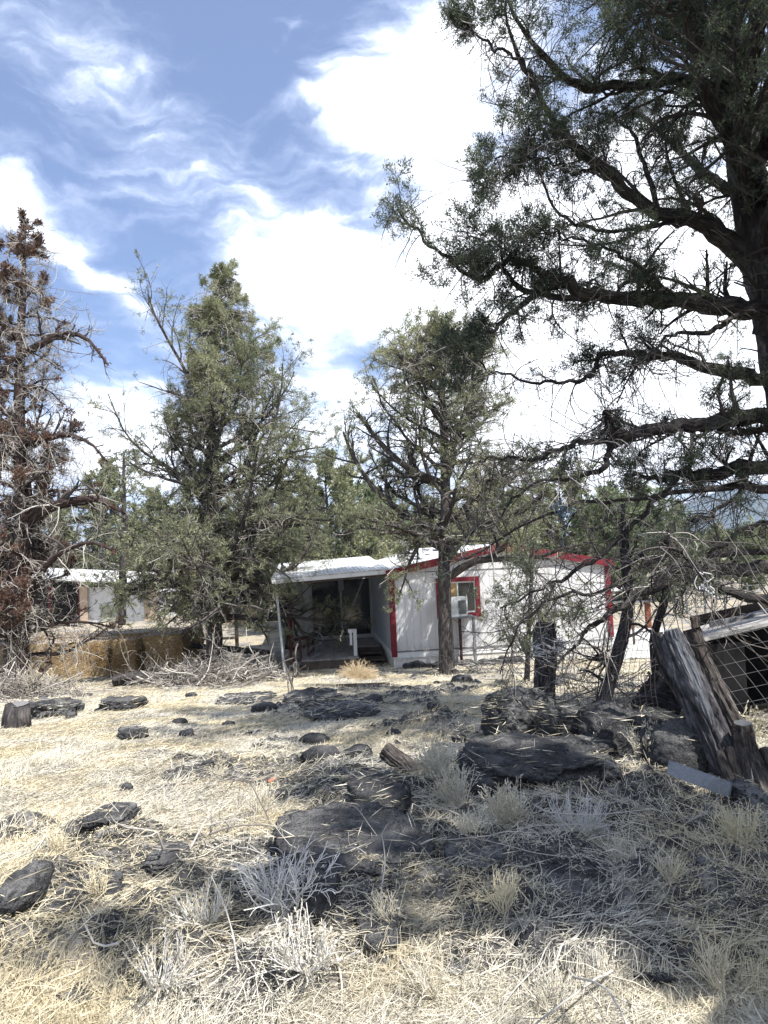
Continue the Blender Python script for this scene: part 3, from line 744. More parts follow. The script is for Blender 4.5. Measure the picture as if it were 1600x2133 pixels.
b = MB(); b.box((.35, -.02, .02), (.85, .35, .20)); b.build('base_block', WEATHB, st)

# ------------------------------------------------------------------ trees
# the big near juniper at the right: limbs drawn as (photo x, photo y, distance, half thickness in px)
def limb(rows, k=1.0): return np.array([[*up_(x, y, d), k*r*d/F_PX] for x, y, d, r in rows])
BIG = np.array([*up_(1700, 1500, 7.8)]); BIG[2] = g1(BIG[0], BIG[1])
def big_juniper():
    rng = np.random.default_rng(101)
    root = thing('juniper_tree', BIG, 'big dark shaggy juniper with long bent limbs reaching in from the right edge', 'tree')
    trunk = crom([[*(BIG-[0, 0, .3]), .52], [*(BIG+[-.02, 0, .5]), .40], *limb([(1680, 1000, 7.9, 54), (1632, 700, 8.0, 50), (1566, 430, 8.1, 38), (1532, 180, 8.3, 29), (1500, -80, 8.5, 22), (1480, -500, 8.7, 14), (1500, -800, 8.8, 4)])], 90)
    tb = MB(); tb.tubes(trunk[:, :3], trunk[:, 3], 28, .5, cap=True, rough=.30, rs=2.2, seed=3, twist=2.0)
    t2 = crom(limb([(1600, 700, 8.05, 30), (1660, 450, 7.6, 32), (1690, 150, 7.2, 26), (1680, -300, 7.0, 14), (1700, -600, 6.8, 4)]), 50)
    tb.tubes(t2[:, :3], t2[:, 3], 18, .5, rough=.28, rs=2.2, seed=5, twist=2)
    leafy = [
        [(1570, 560, 8.1, 26), (1510, 500, 8.0, 24), (1450, 460, 7.9, 21), (1370, 440, 7.8, 17), (1310, 400, 7.7, 15), (1260, 350, 7.6, 13), (1200, 300, 7.5, 11), (1160, 255, 7.4, 9), (1130, 205, 7.3, 7), (1095, 140, 7.2, 6), (1060, 50, 7.1, 4), (1050, -40, 7.0, 3)],
        [(1545, 240, 8.2, 22), (1480, 185, 8.0, 19), (1400, 168, 7.9, 16), (1330, 185, 7.7, 14), (1270, 183, 7.6, 12), (1200, 168, 7.5, 11), (1140, 125, 7.4, 8), (1090, 60, 7.3, 6), (1055, -10, 7.2, 4), (1030, -90, 7.1, 2)],
        [(1530, 90, 8.3, 18), (1440, 55, 8.3, 14), (1400, 25, 8.2, 11), (1330, 0, 8.2, 8), (1270, -60, 8.1, 5)],
        [(1590, 650, 8.0, 26), (1500, 640, 7.8, 23), (1400, 625, 7.6, 21), (1300, 620, 7.4, 18), (1210, 602, 7.2, 15), (1140, 578, 7.1, 12)],
        [(1610, 790, 8.0, 18), (1500, 772, 7.8, 16), (1420, 745, 7.6, 13), (1350, 735, 7.5, 11), (1290, 735, 7.4, 8), (1250, 742, 7.4, 7)],
        [(1640, 868, 7.6, 24), (1540, 870, 7.4, 21), (1470, 885, 7.2, 19), (1400, 890, 7.1, 17), (1330, 902, 7.0, 15), (1272, 925, 6.9, 14)],
        [(1640, 968, 7.9, 20), (1540, 975, 7.8, 18), (1495, 990, 7.7, 15), (1430, 985, 7.6, 11), (1370, 1000, 7.5, 7), (1300, 985, 7.4, 4)],
        [(1545, 330, 8.3, 20), (1600, 250, 8.6, 16), (1680, 180, 8.9, 10), (1760, 120, 9.2, 6)],
        [(1550, 420, 8.2, 16), (1500, 380, 8.8, 14), (1430, 330, 9.4, 10), (1360, 260, 10.0, 6), (1300, 220, 10.4, 3)],
        [(1540, 200, 8.3, 16), (1480, 80, 9.0, 12), (1420, -20, 9.6, 8), (1380, -120, 10, 4)],
    ]
    mid = [
        [(1140, 578, 7.1, 10), (1085, 545, 7.0, 8), (1050, 545, 6.95, 7), (1020, 578, 6.9, 7), (985, 570, 6.85, 6), (930, 535, 6.8, 5), (880, 492, 6.75, 4), (845, 455, 6.7, 3), (820, 425, 6.7, 2)],
        [(1300, 620, 7.4, 10), (1200, 622, 7.25, 9), (1110, 612, 7.1, 8), (1070, 590, 7.0, 7), (1048, 555, 6.95, 5), (1045, 520, 6.9, 4), (1020, 502, 6.9, 3), (985, 498, 6.9, 2.5), (965, 480, 6.9, 2)],
        [(1140, 600, 7.1, 9), (1075, 640, 6.9, 8), (1035, 680, 6.8, 5), (980, 715, 6.8, 3), (930, 760, 6.8, 1.5)],
        [(1105, 160, 7.2, 5), (1070, 120, 7.1, 4), (1020, 95, 7.0, 3.5), (985, 60, 7.0, 2.5), (955, 25, 7.0, 1.8)],
        [(1450, 458, 7.9, 8), (1370, 470, 7.7, 6), (1290, 478, 7.5, 5), (1230, 475, 7.4, 5), (1175, 448, 7.3, 4), (1140, 400, 7.2, 3.5), (1115, 330, 7.1, 3), (1108, 260, 7.0, 2)],
        [(1130, 210, 7.3, 5), (1105, 300, 7.0, 3), (1040, 330, 6.9, 2.2), (1010, 390, 6.8, 1.6)],
        [(1260, 350, 7.6, 6), (1200, 360, 7.4, 4), (1130, 330, 7.2, 3), (1050, 345, 7.0, 2)],
        [(1400, 625, 7.6, 8), (1340, 560, 7.2, 6), (1260, 520, 6.9, 4), (1180, 500, 6.7, 3), (1100, 470, 6.5, 2)],
        [(1370, 440, 7.8, 8), (1340, 330, 8.3, 6), (1300, 260, 8.8, 4), (1230, 230, 9.2, 2)],
    ]
    bare = [
        [(1250, 742, 7.4, 6), (1228, 780, 7.3, 6), (1190, 797, 7.2, 5), (1110, 790, 7.1, 3.5), (1040, 778, 7.0, 3), (985, 750, 6.9, 2), (960, 725, 6.9, 1.2)],
        [(1272, 925, 6.9, 9), (1210, 922, 6.8, 8), (1160, 945, 6.75, 7), (1100, 952, 6.7, 5), (1040, 955, 6.6, 3), (990, 960, 6.6, 2)],
        [(1275, 928, 6.9, 9), (1258, 968, 6.8, 8), (1210, 990, 6.7, 6), (1150, 1000, 6.6, 4), (1080, 1030, 6.6, 3), (1040, 1080, 6.5, 2)],
        [(1275, 925, 6.9, 9), (1268, 880, 6.8, 8), (1262, 860, 6.7, 5)],
        [(1500, 895, 7.2, 9), (1540, 897, 7.4, 9), (1640, 888, 7.6, 10)],
        [(1640, 1022, 7.7, 14), (1540, 1015, 7.6, 11), (1480, 1018, 7.4, 8), (1400, 1028, 7.2, 6), (1300, 1042, 7.0, 5), (1200, 1052, 6.8, 4), (1130, 1078, 6.7, 3.5), (1060, 1112, 6.6, 3), (1000, 1150, 6.5, 2.5), (945, 1168, 6.5, 1.5)],
        [(1650, 1142, 7.3, 9), (1540, 1148, 7.1, 8), (1430, 1160, 6.9, 7), (1370, 1168, 6.8, 6), (1320, 1195, 6.7, 5.5), (1265, 1230, 6.6, 5), (1200, 1237, 6.5, 4), (1145, 1252, 6.5, 3.5), (1095, 1290, 6.4, 3), (1060, 1340, 6.4, 2.5), (1040, 1400, 6.4, 1.5)],
        [(1650, 1190, 7.3, 20), (1540, 1185, 7.1, 18), (1470, 1192, 7.0, 17), (1410, 1208, 6.9, 15), (1350, 1228, 6.85, 12), (1300, 1252, 6.8, 10), (1265, 1290, 6.7, 7), (1225, 1310, 6.7, 5), (1180, 1360, 6.6, 3), (1130, 1400, 6.6, 2)],
        [(1650, 1262, 5.9, 14), (1560, 1243, 5.8, 12), (1500, 1222, 5.7, 11), (1462, 1198, 5.65, 10), (1430, 1162, 5.6, 9), (1398, 1136, 5.6, 8), (1386, 1128, 5.6, 5), (1408, 1112, 5.6, 3)],
        [(1420, 985, 7.5, 8), (1350, 1060, 7.2, 7), (1270, 1140, 7.0, 6), (1180, 1200, 6.9, 5), (1120, 1225, 6.8, 3.5), (1040, 1265, 6.8, 2)],
        [(1530, 978, 7.7, 9), (1560, 1010, 7.4, 8), (1500, 1060, 7.2, 5), (1440, 1090, 7.0, 3)],
        [(1560, 640, 8.0, 9), (1480, 690, 7.6, 7), (1400, 700, 7.2, 4), (1330, 760, 6.9, 3), (1290, 830, 6.8, 2)],
        [(1640, 1080, 7.0, 7), (1560, 1100, 6.6, 6), (1480, 1150, 6.3, 4), (1430, 1190, 6.2, 2.5)],
    ]
    # limbs above and beside the frame: high over the camera side and away to the right
    off = []
    for (h, az, L, r) in [(6.2, -100, 4.4, .10), (7.0, -125, 4.6, .09), (5.6, -75, 4.2, .10), (7.6, -150, 4.0, .08), (8.3, -95, 3.8, .07), (8.8, -140, 3.6, .06), (6.6, -50, 3.8, .09), (4.6, -20, 3.2, .09),
                          (6.3, -130, 5.0, .09), (8.0, -115, 4.8, .07), (5.2, -100, 3.6, .08), (4.2, -85, 3.4, .08), (3.2, -75, 3.2, .08), (5.8, -112, 5.6, .09), (7.4, -100, 5.4, .08), (9.2, -70, 2.8, .05)]:
        a = RAD(az); tp = np.array([np.interp(h, trunk[:, 2]-BIG[2], trunk[:, k]) for k in range(3)])
        ptz = [0, .25, .55, 1.0]
        off.append(crom([[*(tp+np.array([cos(a)*L*t, sin(a)*L*t, .25*t*L])+rng.normal(size=3)*.12*(t > 0)), r*(1-.8*t)] for t in ptz], 12))
    def mk(ls, n=12): return np.stack([crom(limb(q, .80), n) for q in ls])
    A = np.concatenate([mk(leafy), np.stack(off)]); M_ = mk(mid, 12); B_ = mk(bare, 14)
    for Q, s_ in ((A, 10), (M_, 8), (B_, 9)):
        Qd = np.stack([crom(q, 34) for q in Q])
        wob = np.stack([fbm(np.stack([np.arange(34)*.55, np.full(34, i*3.7), np.full(34, c*9.1)], 1), 3, 7) for i in range(len(Q)) for c in range(3)]).reshape(len(Q), 3, 34).transpose(0, 2, 1)
        Qd[:, 1:, :3] += (wob*.07)[:, 1:]
        tb.tubes(Qd[:, :, :3], Qd[:, :, 3]*(1+.12*wob[:, :, 0]), s_, .5, rough=.30, rs=4, seed=20+s_, cap=False)
    part(tb, 'trunk', BARK_D, root, True)
    LA = np.linalg.norm(A[:, -1, :3]-A[:, 0, :3], axis=1)
    fb = MB(); b2 = MB()
    def leaves(P, R, L, n2, n3, tn, l2=.34, l3=.36, t0=.08, den=1.0, B=8, t2=0.0):
        P2, R2 = grow(P, R, n2, t0, 1.0, L*l2, .85, rng, up=.10, k=8, curl=.17, rr=.36, rmin=.004, shrink=.45)
        P3, R3 = grow(P2, R2, n3, .12, 1.0, np.repeat(L*l2*l3+.05, n2), .75, rng, up=.08, k=6, curl=.2, rr=.6, rmin=.003)
        b2.tubes(P2, np.maximum(R2, .004), 5, rng.random(len(P2))*.5); b2.tubes(P3, np.maximum(R3, .0025), 3, rng.random(len(P3))*.75)
        # foliage comes in clumps with gaps between
        cl = fbm(P3[:, -1]*.95, 2, 61)+.25*rng.normal(size=len(P3))
        K_ = P3[cl > (1-den)*.9-.30]
        P4, R4 = grow(K_, np.full((len(K_), 6), .003), 5, .15, 1.0, .21, .8, rng, k=4, curl=.2, up=.1, rmin=.002)
        b2.tubes(P4, np.maximum(R4, .002), 3, rng.random(len(P4))*.6)
        O, D = paths_pts(P4, tn, .3, 1.0, rng)
        tufts(fb, O, D, B, .036, .0080, rng, .7, .50, 1.1, .020)
        O, D = paths_pts(K_, 4, .5, 1.0, rng); tufts(fb, O, D, B, .036, .0080, rng, .7, .50, 1.1, .020)
    nl = len(leafy)
    leaves(A[:4, :, :3], A[:4, :, 3], LA[:4], 20, 9, 3, l2=.30, t0=.06, den=.9)
    leaves(A[4:nl, :, :3], A[4:nl, :, 3], LA[4:nl], 16, 8, 3, l2=.28, t0=.05, den=.75)
    leaves(A[nl:, :, :3], A[nl:, :, 3], LA[nl:], 20, 9, 3, l2=.36)
    ti = [trunk[30:80], t2[8:46]]
    TI = np.stack([crom(q[::6], 12) for q in ti]); leaves(TI[:, :, :3], TI[:, :, 3]*.4, np.array([4.0, 3.2]), 22, 8, 3, l2=.34, t0=0.0, den=.55)
    LM = np.linalg.norm(M_[:, -1, :3]-M_[:, 0, :3], axis=1)
    leaves(M_[:, :, :3], M_[:, :, 3], LM, 14, 7, 3, l2=.30, t0=.1, den=.8)
    LB = np.linalg.norm(B_[:, -1, :3]-B_[:, 0, :3], axis=1)
    leaves(B_[:, :, :3], B_[:, :, 3], LB, 5, 5, 2, l2=.22, t0=.2, den=.45)
    part(fb, 'foliage', LEAF_B, root, uv=False); 
    P2, R2 = grow(B_[:, :, :3], B_[:, :, 3], 12, .1, 1.0, LB*.30, .85, rng, up=-.05, k=9, curl=.2, rr=.22, grav=-.05, rmin=.005)
    P3, R3 = grow(P2, R2, 5, .2, 1.0, .42, .8, rng, k=7, curl=.24, grav=-.07, rmin=.0035)
    b2.tubes(P2, np.maximum(R2, .0045), 5, rng.random(len(P2))*.6); b2.tubes(P3, np.maximum(R3, .003), 3, rng.random(len(P3))*.9)
    part(b2, 'branches', TWIG_D, root, True, uv=False)
    # fine bare twigs hanging in curls
    db = MB()
    AB = np.concatenate([A[:nl, :12, :3], M_[:, :12, :3], np.stack([crom(q, 12) for q in B_])[:, :, :3]])
    RB = np.full(AB.shape[:2], .012)
    PD, RD = grow(AB, RB, 24, .02, .98, 1.0, 1.2, rng, up=-.35, k=11, curl=.16, grav=-.10, rr=.5, rmin=.003, shrink=.2, lvar=(.25, 1.2))
    PE, RE = grow(PD, RD, 3, .2, .95, .38, .7, rng, k=7, curl=.22, grav=-.08, rmin=.0025)
    PF, RF = grow(PE, RE, 2, .3, 1.0, .12, .7, rng, k=4, curl=.2, rmin=.002)
    db.tubes(PD, RD, 4, rng.random(len(PD))**1.5); db.tubes(PE, RE, 3, rng.random(len(PE))**1.5); db.tubes(PF, RF, 3, rng.random(len(PF)))
    part(db, 'dead_twigs', m_tint('dark_dead_twig', [(0, (.06, .054, .05)), (.6, (.20, .18, .165)), (1, (.46, .43, .40))]), root, True, uv=False)
big_juniper()

def gp(px, d):
    """the point of the ground at distance d below photo column px"""
    p = up_(px, 1300, d); 
    for _ in range(3):
        z = g1(p[0], d)
        # walk down the column
        D = ray(px, 1300); lo, hi = 900.0, 2400.0
        for _ in range(30):
            mid_ = (lo+hi)/2; q = up_(px, mid_, d)
            if q[2] > z: lo = mid_
            else: hi = mid_
        p = up_(px, lo, d)
    return np.array([p[0], p[1], g1(p[0], p[1])])
def tree_tag(o, label, group=None): return tag(o, label, 'tree', group)

# tree with the air cooler behind it
b3 = gp(932, 17.0); top3 = up_(918, 690, 17.2)
rng = np.random.default_rng(31)
tr = lambda x, y, d: up_(x, y, d)
tp3 = [b3-[0, 0, .3], b3, tr(928, 1300, 17), tr(925, 1180, 17), tr(928, 1050, 17), tr(925, 900, 17.05), tr(920, 800, 17.1), tr(917, 740, 17.15), top3]
ex3 = [limb([(930, 1205, 17, 9), (985, 1170, 16.6, 8), (1040, 1165, 16.2, 6), (1110, 1163, 15.8, 5), (1180, 1140, 15.5, 3), (1240, 1130, 15.3, 2)]),
       limb([(928, 1170, 17, 10), (965, 1120, 16.6, 9), (1020, 1085, 16.3, 7), (1090, 1060, 16, 5), (1140, 1020, 15.8, 3)]),
       limb([(925, 1110, 17, 9), (860, 1080, 17, 8), (790, 1030, 17, 6), (740, 960, 17, 4), (715, 900, 17, 2)]),
       limb([(925, 1130, 17, 8), (860, 1110, 16.6, 6), (800, 1090, 16.4, 4), (755, 1080, 16.2, 2)]),
       limb([(926, 1010, 17, 9), (850, 975, 17, 7), (790, 920, 17, 5), (745, 860, 17, 3)]),
       limb([(926, 1085, 17, 8), (985, 1050, 17, 7), (1060, 1000, 17, 5), (1130, 950, 17, 3)])]
a3 = profile([(0, 1.2), (.2, 2.6), (.38, 2.9), (.55, 2.5), (.75, 1.6), (.9, .8), (1, .15)])
t3 = juniper('juniper_tree', b3, 9.2, a3, rng, .20, 62, h0=.40, el=(.28, .60), trunkpts=tp3, extra=ex3, n2=13, n3=8, tn=3, B=10, tl=.078, tw=.0145, dead=700, dl=.75, ktint=.62,
             dens=lambda p: .52, kinkseed=3, leafstart=.35)
tree_tag(t3, 'open crowned juniper growing right in front of the white gable wall and red window')

# dense green juniper left of the porch
b2_ = gp(448, 20.5); rng = np.random.default_rng(41)
tp2 = [b2_-[0, 0, .3], b2_, tr(446, 1300, 20.5), tr(444, 1200, 20.5), tr(442, 1050, 20.5), tr(440, 900, 20.5), tr(450, 760, 20.6), tr(458, 650, 20.7), tr(463, 558, 20.8)]
ex2 = [limb([(442, 950, 20.5, 6), (430, 870, 20.3, 5), (385, 770, 20, 3.5), (345, 700, 19.8, 2.5), (320, 650, 19.6, 2), (308, 612, 19.5, 1)]),
       limb([(442, 1080, 20.5, 6), (390, 1000, 20.2, 4.5), (310, 950, 20, 3), (260, 900, 19.8, 2), (225, 820, 19.7, 1)]),
       limb([(446, 1240, 20.5, 10), (500, 1180, 20, 9), (570, 1120, 19.6, 7), (630, 1060, 19.4, 4), (655, 1030, 19.3, 2)]),
       limb([(444, 1180, 20.5, 9), (380, 1190, 20, 7), (320, 1215, 19.6, 5), (270, 1230, 19.4, 3)]),
       limb([(444, 1200, 20.5, 8), (500, 1205, 19.8, 6), (560, 1215, 19.3, 4), (600, 1240, 19, 2)])]
def asym2(a, h): return 1.0+.38*cos(a)*(h < .8)+.12*sin(a*3+h*9)
a2 = profile([(0, 2.4), (.2, 3.3), (.32, 3.9), (.5, 3.0), (.65, 2.1), (.8, 1.15), (.9, .6), (1, .15)], asym2)
t2 = juniper('juniper_tree', b2_, 12.0, a2, rng, .27, 120, h0=.25, el=(.10, .62), trunkpts=tp2, extra=ex2, n2=13, n3=8, tn=3, B=10, tl=.085, tw=.0165, dead=1500, dl=1.1, ktint=.60,
             dens=lambda p: .88 if (p[0] > b2_[0]-.6) else .55, kinkseed=7, leafstart=.3)
tree_tag(t2, 'tall dense green conical juniper between the hay stack and the porch')

# half dead juniper with rusty clumps at the left edge
b1 = gp(30, 18.5); rng = np.random.default_rng(51)
tp1 = [b1-[0, 0, .3], b1, tr(35, 1330, 18.5), tr(42, 1200, 18.5), tr(50, 1050, 18.5), tr(40, 900, 18.5), tr(42, 750, 18.6), tr(48, 600, 18.7), tr(53, 462, 18.8)]
ex1 = [limb([(45, 740, 18.5, 9), (90, 715, 18.3, 8), (130, 695, 18.2, 6), (180, 705, 18, 4), (225, 760, 18, 2)]),
       limb([(45, 925, 18.5, 9), (95, 915, 18.3, 7), (140, 905, 18.1, 5), (190, 925, 18, 3), (220, 960, 18, 2)]),
       limb([(48, 1100, 18.5, 14), (90, 1065, 18.2, 12), (140, 1045, 18, 9), (200, 1040, 17.8, 6), (260, 1070, 17.6, 3)]),
       limb([(50, 1280, 18.5, 9), (80, 1200, 18, 7), (130, 1150, 17.6, 6), (190, 1130, 17.3, 4), (240, 1150, 17, 2)])]
a1 = profile([(0, 2.2), (.2, 2.6), (.45, 2.0), (.6, 1.6), (.8, 1.25), (.93, .7), (1, .3)])
t1 = juniper('juniper_tree', b1, 12.2, a1, rng, .36, 74, h0=.2, el=(.15, .6), trunkpts=tp1, extra=ex1, n2=9, n3=6, tn=4, B=9, tl=.095, tw=.026, dead=1300, dl=1.25, ktint=.5,
             dens=lambda p: float(fbm(np.array([p*.85]), 2, 15)[0]+.9*np.exp(-(abs(p[0]-b1[0])/1.0)**2) > .48)*1.0, leaf=LEAF_R, bark=BARK_R, kinkseed=11, leafstart=.25, curl=.2, deadgrav=-.07, kg=.0, l2=.38, spread=.7)
tree_tag(t1, 'half dead juniper with rusty brown clumps and bare grey twigs at the left edge')

# background junipers: three kinds, each made once, then copied
def bg_juniper(seed, hgt, prof_, leaf=LEAF_G, den=.9, kt=.5):
    rng = np.random.default_rng(seed)
    return juniper('juniper_tree', (0, 0, 0), hgt, profile(prof_), rng, .20, 46, h0=.10, el=(.1, .95), n2=9, n3=6, tn=3, B=7, tl=.15, tw=.055, dead=120, dl=.9, ktint=kt, dens=lambda p: den, kinkseed=seed, leafstart=.3, leaf=leaf)
kinds = [bg_juniper(201, 8.0, [(0, 1.6), (.25, 2.6), (.5, 2.1), (.8, 1.0), (1, .3)]), bg_juniper(202, 7.0, [(0, 2.0), (.3, 3.1), (.6, 2.4), (.85, 1.3), (1, .5)], kt=.6),
         bg_juniper(203, 6.0, [(0, 2.2), (.3, 2.8), (.6, 2.5), (.85, 1.6), (1, .7)], LEAF_S, kt=.45)]
used = [False]*3
spots = [  # photo column, distance, height in m, kind, turn, label
    (225, 50, 11.5, 0, 0, 'distant juniper with a pointed top showing between the dead juniper and the tall dense one'),
    (330, 52, 8.5, 1, 1, 'juniper standing behind the white storage shed at the left'),
    (110, 52, 8.0, 1, 2, 'bushy juniper behind the dark open bay of the left shed'),
    (690, 31, 7.8, 1, 3, 'bushy juniper rising straight behind the porch roof'),
    (610, 33, 7.2, 0, 4, 'juniper behind the left end of the porch'),
    (770, 36, 6.2, 2, 5, 'paler rounded juniper behind the vent pipe'),
    (545, 37, 5.5, 2, 2.5, 'pale low juniper behind the tan round bales'),
    (850, 40, 6.0, 1, 6, 'juniper behind the roof just left of the ridge'),
    (1010, 37, 7.2, 1, .5, 'juniper filling the view above the ridge of the roof'),
    (1090, 38, 7.0, 0, 1.5, 'juniper behind the right slope of the roof'),
    (1180, 39, 7.8, 1, 2.7, 'juniper behind the right end of the roof'),
    (1270, 36, 5.6, 2, 3.6, 'pale juniper just beyond the right eave of the home'),
    (1345, 39, 5.8, 2, 4.4, 'pale grey green juniper beyond the fence, left of the wooden posts'),
    (1420, 44, 6.2, 0, 5.2, 'dark juniper beyond the fence, left of the blue mountain'),
    (1500, 50, 4.6, 0, .8, 'juniper below the mountain slope beyond the yard'),
    (1565, 40, 3.6, 2, 1.9, 'low pale juniper beyond the yard near the right edge'),
    (1600, 56, 4.3, 1, 3.1, 'dark juniper at the right edge of the photo below the mountain'),
    (900, 46, 7.4, 0, 4.9, 'juniper far behind the window side of the roof'),
    (30, 48, 7.0, 0, .3, 'distant juniper behind the trunk of the half dead tree'),
    (440, 48, 7.4, 1, 2.2, 'distant juniper behind the tall dense juniper'),
]
BH = [8.0, 7.0, 6.0]
for (px, d, hh, k, rz, lab) in spots:
    o = kinds[k] if not used[k] else copy_tree(kinds[k]); used[k] = True
    p = up_(px, 1250, d); p = np.array([p[0], p[1], g1(p[0], p[1])-.1])
    o.location = tuple(p); o.rotation_euler = (0, 0, rz); s_ = hh/BH[k]*.9; o.scale = (s_*1.05, s_*1.05, s_)
    tree_tag(o, lab, 'junipers behind the home and across the field')

# (see below) slim dead juniper stem inside the fence, the second stem beyond it and the young one before the gable
def stem_tree(name, rows, label, barkm, nb=16, L=.7, leafm=None, seed=1, tl=.04, tw=.01, cat='tree', dn=60, dlen=.6, rough=.25, extra=(), lt=.3, up=.1):
    rng = np.random.default_rng(seed); q = crom(limb(rows), 40); base = q[0, :3].copy(); base[2] = g1(base[0], base[1])
    root = thing(name, base, label, cat)
    tb = MB(); tb.tubes(q[:, :3], q[:, 3], 14, .5, cap=True, rough=rough, rs=4, seed=seed, twist=1.5)
    E = [crom(limb(e), 14) for e in extra]
    for e in E: tb.tubes(e[:, :3], e[:, 3], 8, .5, rough=.2, rs=4, seed=seed+2)
    part(tb, 'trunk', barkm, root, True)
    P = np.stack([crom(q[::3], 14)]+E); PP = P[:, :, :3]; RR = P[:, :, 3]
    Ls = np.full(len(P), L)
    P2, R2 = grow(PP, RR, nb, .25, 1.0, Ls, 1.0, rng, up=up, k=8, curl=.2, rr=.3, grav=-.02, rmin=.004)
    P3, R3 = grow(P2, R2, 6, .2, 1.0, L*.45, .8, rng, k=6, curl=.22, rmin=.003, grav=-.03)
    P4, R4 = grow(P3, R3, 2, .3, 1.0, L*.18, .8, rng, k=4, curl=.22, rmin=.002)
    b = MB(); b.tubes(P2, R2, 4, rng.random(len(P2))*.9); b.tubes(P3, R3, 3, rng.random(len(P3))); b.tubes(P4, R4, 3, rng.random(len(P4)))
    part(b, 'branches', TWIG_D, root, True, uv=False)
    if leafm:
        O, D = paths_pts(P4, 2, .3, 1, rng); k = fbm(O*1.6, 2, seed) > lt-.35
        fb = MB(); tufts(fb, O[k], D[k], 7, tl, tw, rng, .8, .5, 1.5, .02); part(fb, 'foliage', leafm, root, uv=False)
    return root
stem_tree('dead_tree', [(1236, 1535, 7.3, 23), (1245, 1500, 7.3, 17), (1264, 1440, 7.3, 14.5), (1285, 1370, 7.3, 13.5), (1303, 1300, 7.3, 12), (1309, 1240, 7.3, 10), (1304, 1180, 7.3, 10), (1300, 1110, 7.3, 8), (1298, 1050, 7.3, 4)],
          'leaning grey leafless tree stem rooted among the lava rocks between the fence posts', BARK_G, 15, .62, None, 301,
          extra=[[(1272, 1388, 7.3, 9), (1258, 1376, 7.2, 8), (1242, 1368, 7.15, 6)], [(1300, 1180, 7.3, 6), (1330, 1160, 7.2, 5), (1370, 1130, 7.1, 3)]], up=.0)
stem_tree('dead_tree', [(1368, 1415, 9.0, 9), (1360, 1350, 9.0, 7), (1366, 1310, 9.0, 8), (1380, 1265, 9.0, 8.5), (1392, 1220, 9.0, 7), (1402, 1190, 9.0, 7), (1410, 1160, 9, 4)],
          'thin dark bent stem rising behind the leaning fence posts', BARK_D, 10, .6, None, 302, up=.0)
stem_tree('juniper_sapling', [(1097, 1428, 13.5, 7), (1098, 1405, 13.5, 6), (1100, 1350, 13.5, 5), (1103, 1290, 13.5, 5), (1106, 1230, 13.5, 4), (1110, 1170, 13.5, 3), (1112, 1130, 13.5, 2)],
          'spindly young juniper with sparse leaves in front of the right half of the gable wall', BARK, 26, 1.15, LEAF_G, 303, tl=.07, tw=.02, cat='sapling', lt=.32,
          extra=[[(1100, 1370, 13.5, 3), (1070, 1310, 13.2, 2.5), (1050, 1280, 13.0, 1.5)], [(1100, 1330, 13.5, 3), (1130, 1290, 13.2, 2.5), (1160, 1250, 13, 1.5)]])

# ------------------------------------------------------------------ lava rocks
def unit_(v): return v/(np.linalg.norm(v, axis=1, keepdims=True)+1e-9)
def rock_mesh(c, size, seed, rot=0.0, amp=.32, fr=1.3, flat=0.0, sub=5, boxy=.5):
    import bmesh
    bm = bmesh.new(); bmesh.ops.create_icosphere(bm, subdivisions=sub, radius=1.0)
    v = np.array([x.co[:] for x in bm.verts]); f = np.array([[q.index for q in x.verts] for x in bm.faces]); bm.free()
    n = np.abs(v)**(1/(1-boxy*.6)); 
    v = v/(np.max(np.abs(v), axis=1, keepdims=True)**(boxy))
    d = fbm(v*fr+seed*3.1, 5, seed, .55); d2 = 1-np.abs(fbm(v*fr*1.7+seed*5.7, 3, seed+9, .5))*2
    pits = fbm(v*fr*7+seed, 3, seed+20, .6)
    v = v*(1+amp*d+.09*(d2-.5)+.05*pits)[:, None]
    if flat: v[:, 2] = np.where(v[:, 2] > flat, flat+(v[:, 2]-flat)*.28, v[:, 2])
    v = v*np.array(size); sz = np.array(size); nr = unit_(v/sz**2); w_ = v+seed*1.7
    v = v+nr*(fbm(w_*5.5, 4, seed+31, .6)*.055*min(1, sz.max()*1.6)+(np.abs(fbm(w_*15, 3, seed+41, .6))-.2)*.035*min(1, sz.max()*1.6))[:, None]
    a = rot; R_ = np.array([[cos(a), -sin(a), 0], [sin(a), cos(a), 0], [0, 0, 1]])
    return v@R_.T+np.array(c), f
def rock(px, py, w, h, dpt, label, seed, m_=None, rot=0.0, sink=.35, amp=.3, flat=0.0, group='lava rocks lying about the yard', name='lava_rock', boxy=.4, sub=5, z0=None, d=None, lowf=.68):
    """px, py: the foot of the rock in the photo; w, h in photo px; dpt: depth in metres"""
    p = G(px, py) if d is None else gp(px, d); s_ = p[1]/F_PX
    hm = h*s_*lowf; wm = w*s_/2
    v, f = rock_mesh((p[0], p[1]+dpt/2, p[2]+hm*(.5-sink*.5)), (wm, dpt/2, hm*(.5+sink*.5)), seed, rot, amp, 1.25, flat, 6 if wm > .28 else sub, boxy)
    b = MB(); b.add(v, f); o = b.build(name, m_ or LAVA_M, None, smooth=True, uv=False)
    c = np.median(v[:, 2]); TOPS.append((v[v[:, 2] > c+.25*(v[:, 2].max()-c)], w*h*s_*s_))
    tag(o, label, 'rock', group); return o
def R_(*a, **k):
    if a[6] in (1, 2, 4, 6, 7, 8): k.setdefault('lowf', .95)
    return rock(*a, **k)
R_(1100, 1560, 160, 105, .75, 'rounded speckled lava boulder at the foot of the upright cedar fence post', 1, rot=.3, boxy=.1, amp=.18)
R_(1060, 1560, 75, 95, .5, 'dark smooth boulder leaning on the left flank of the speckled boulder', 2, LAVA_D, amp=.18, boxy=.1)
R_(1080, 1490, 16, 26, .12, 'small round stone perched on top of the boulders left of the post', 3, LAVA_D, d=8.4)
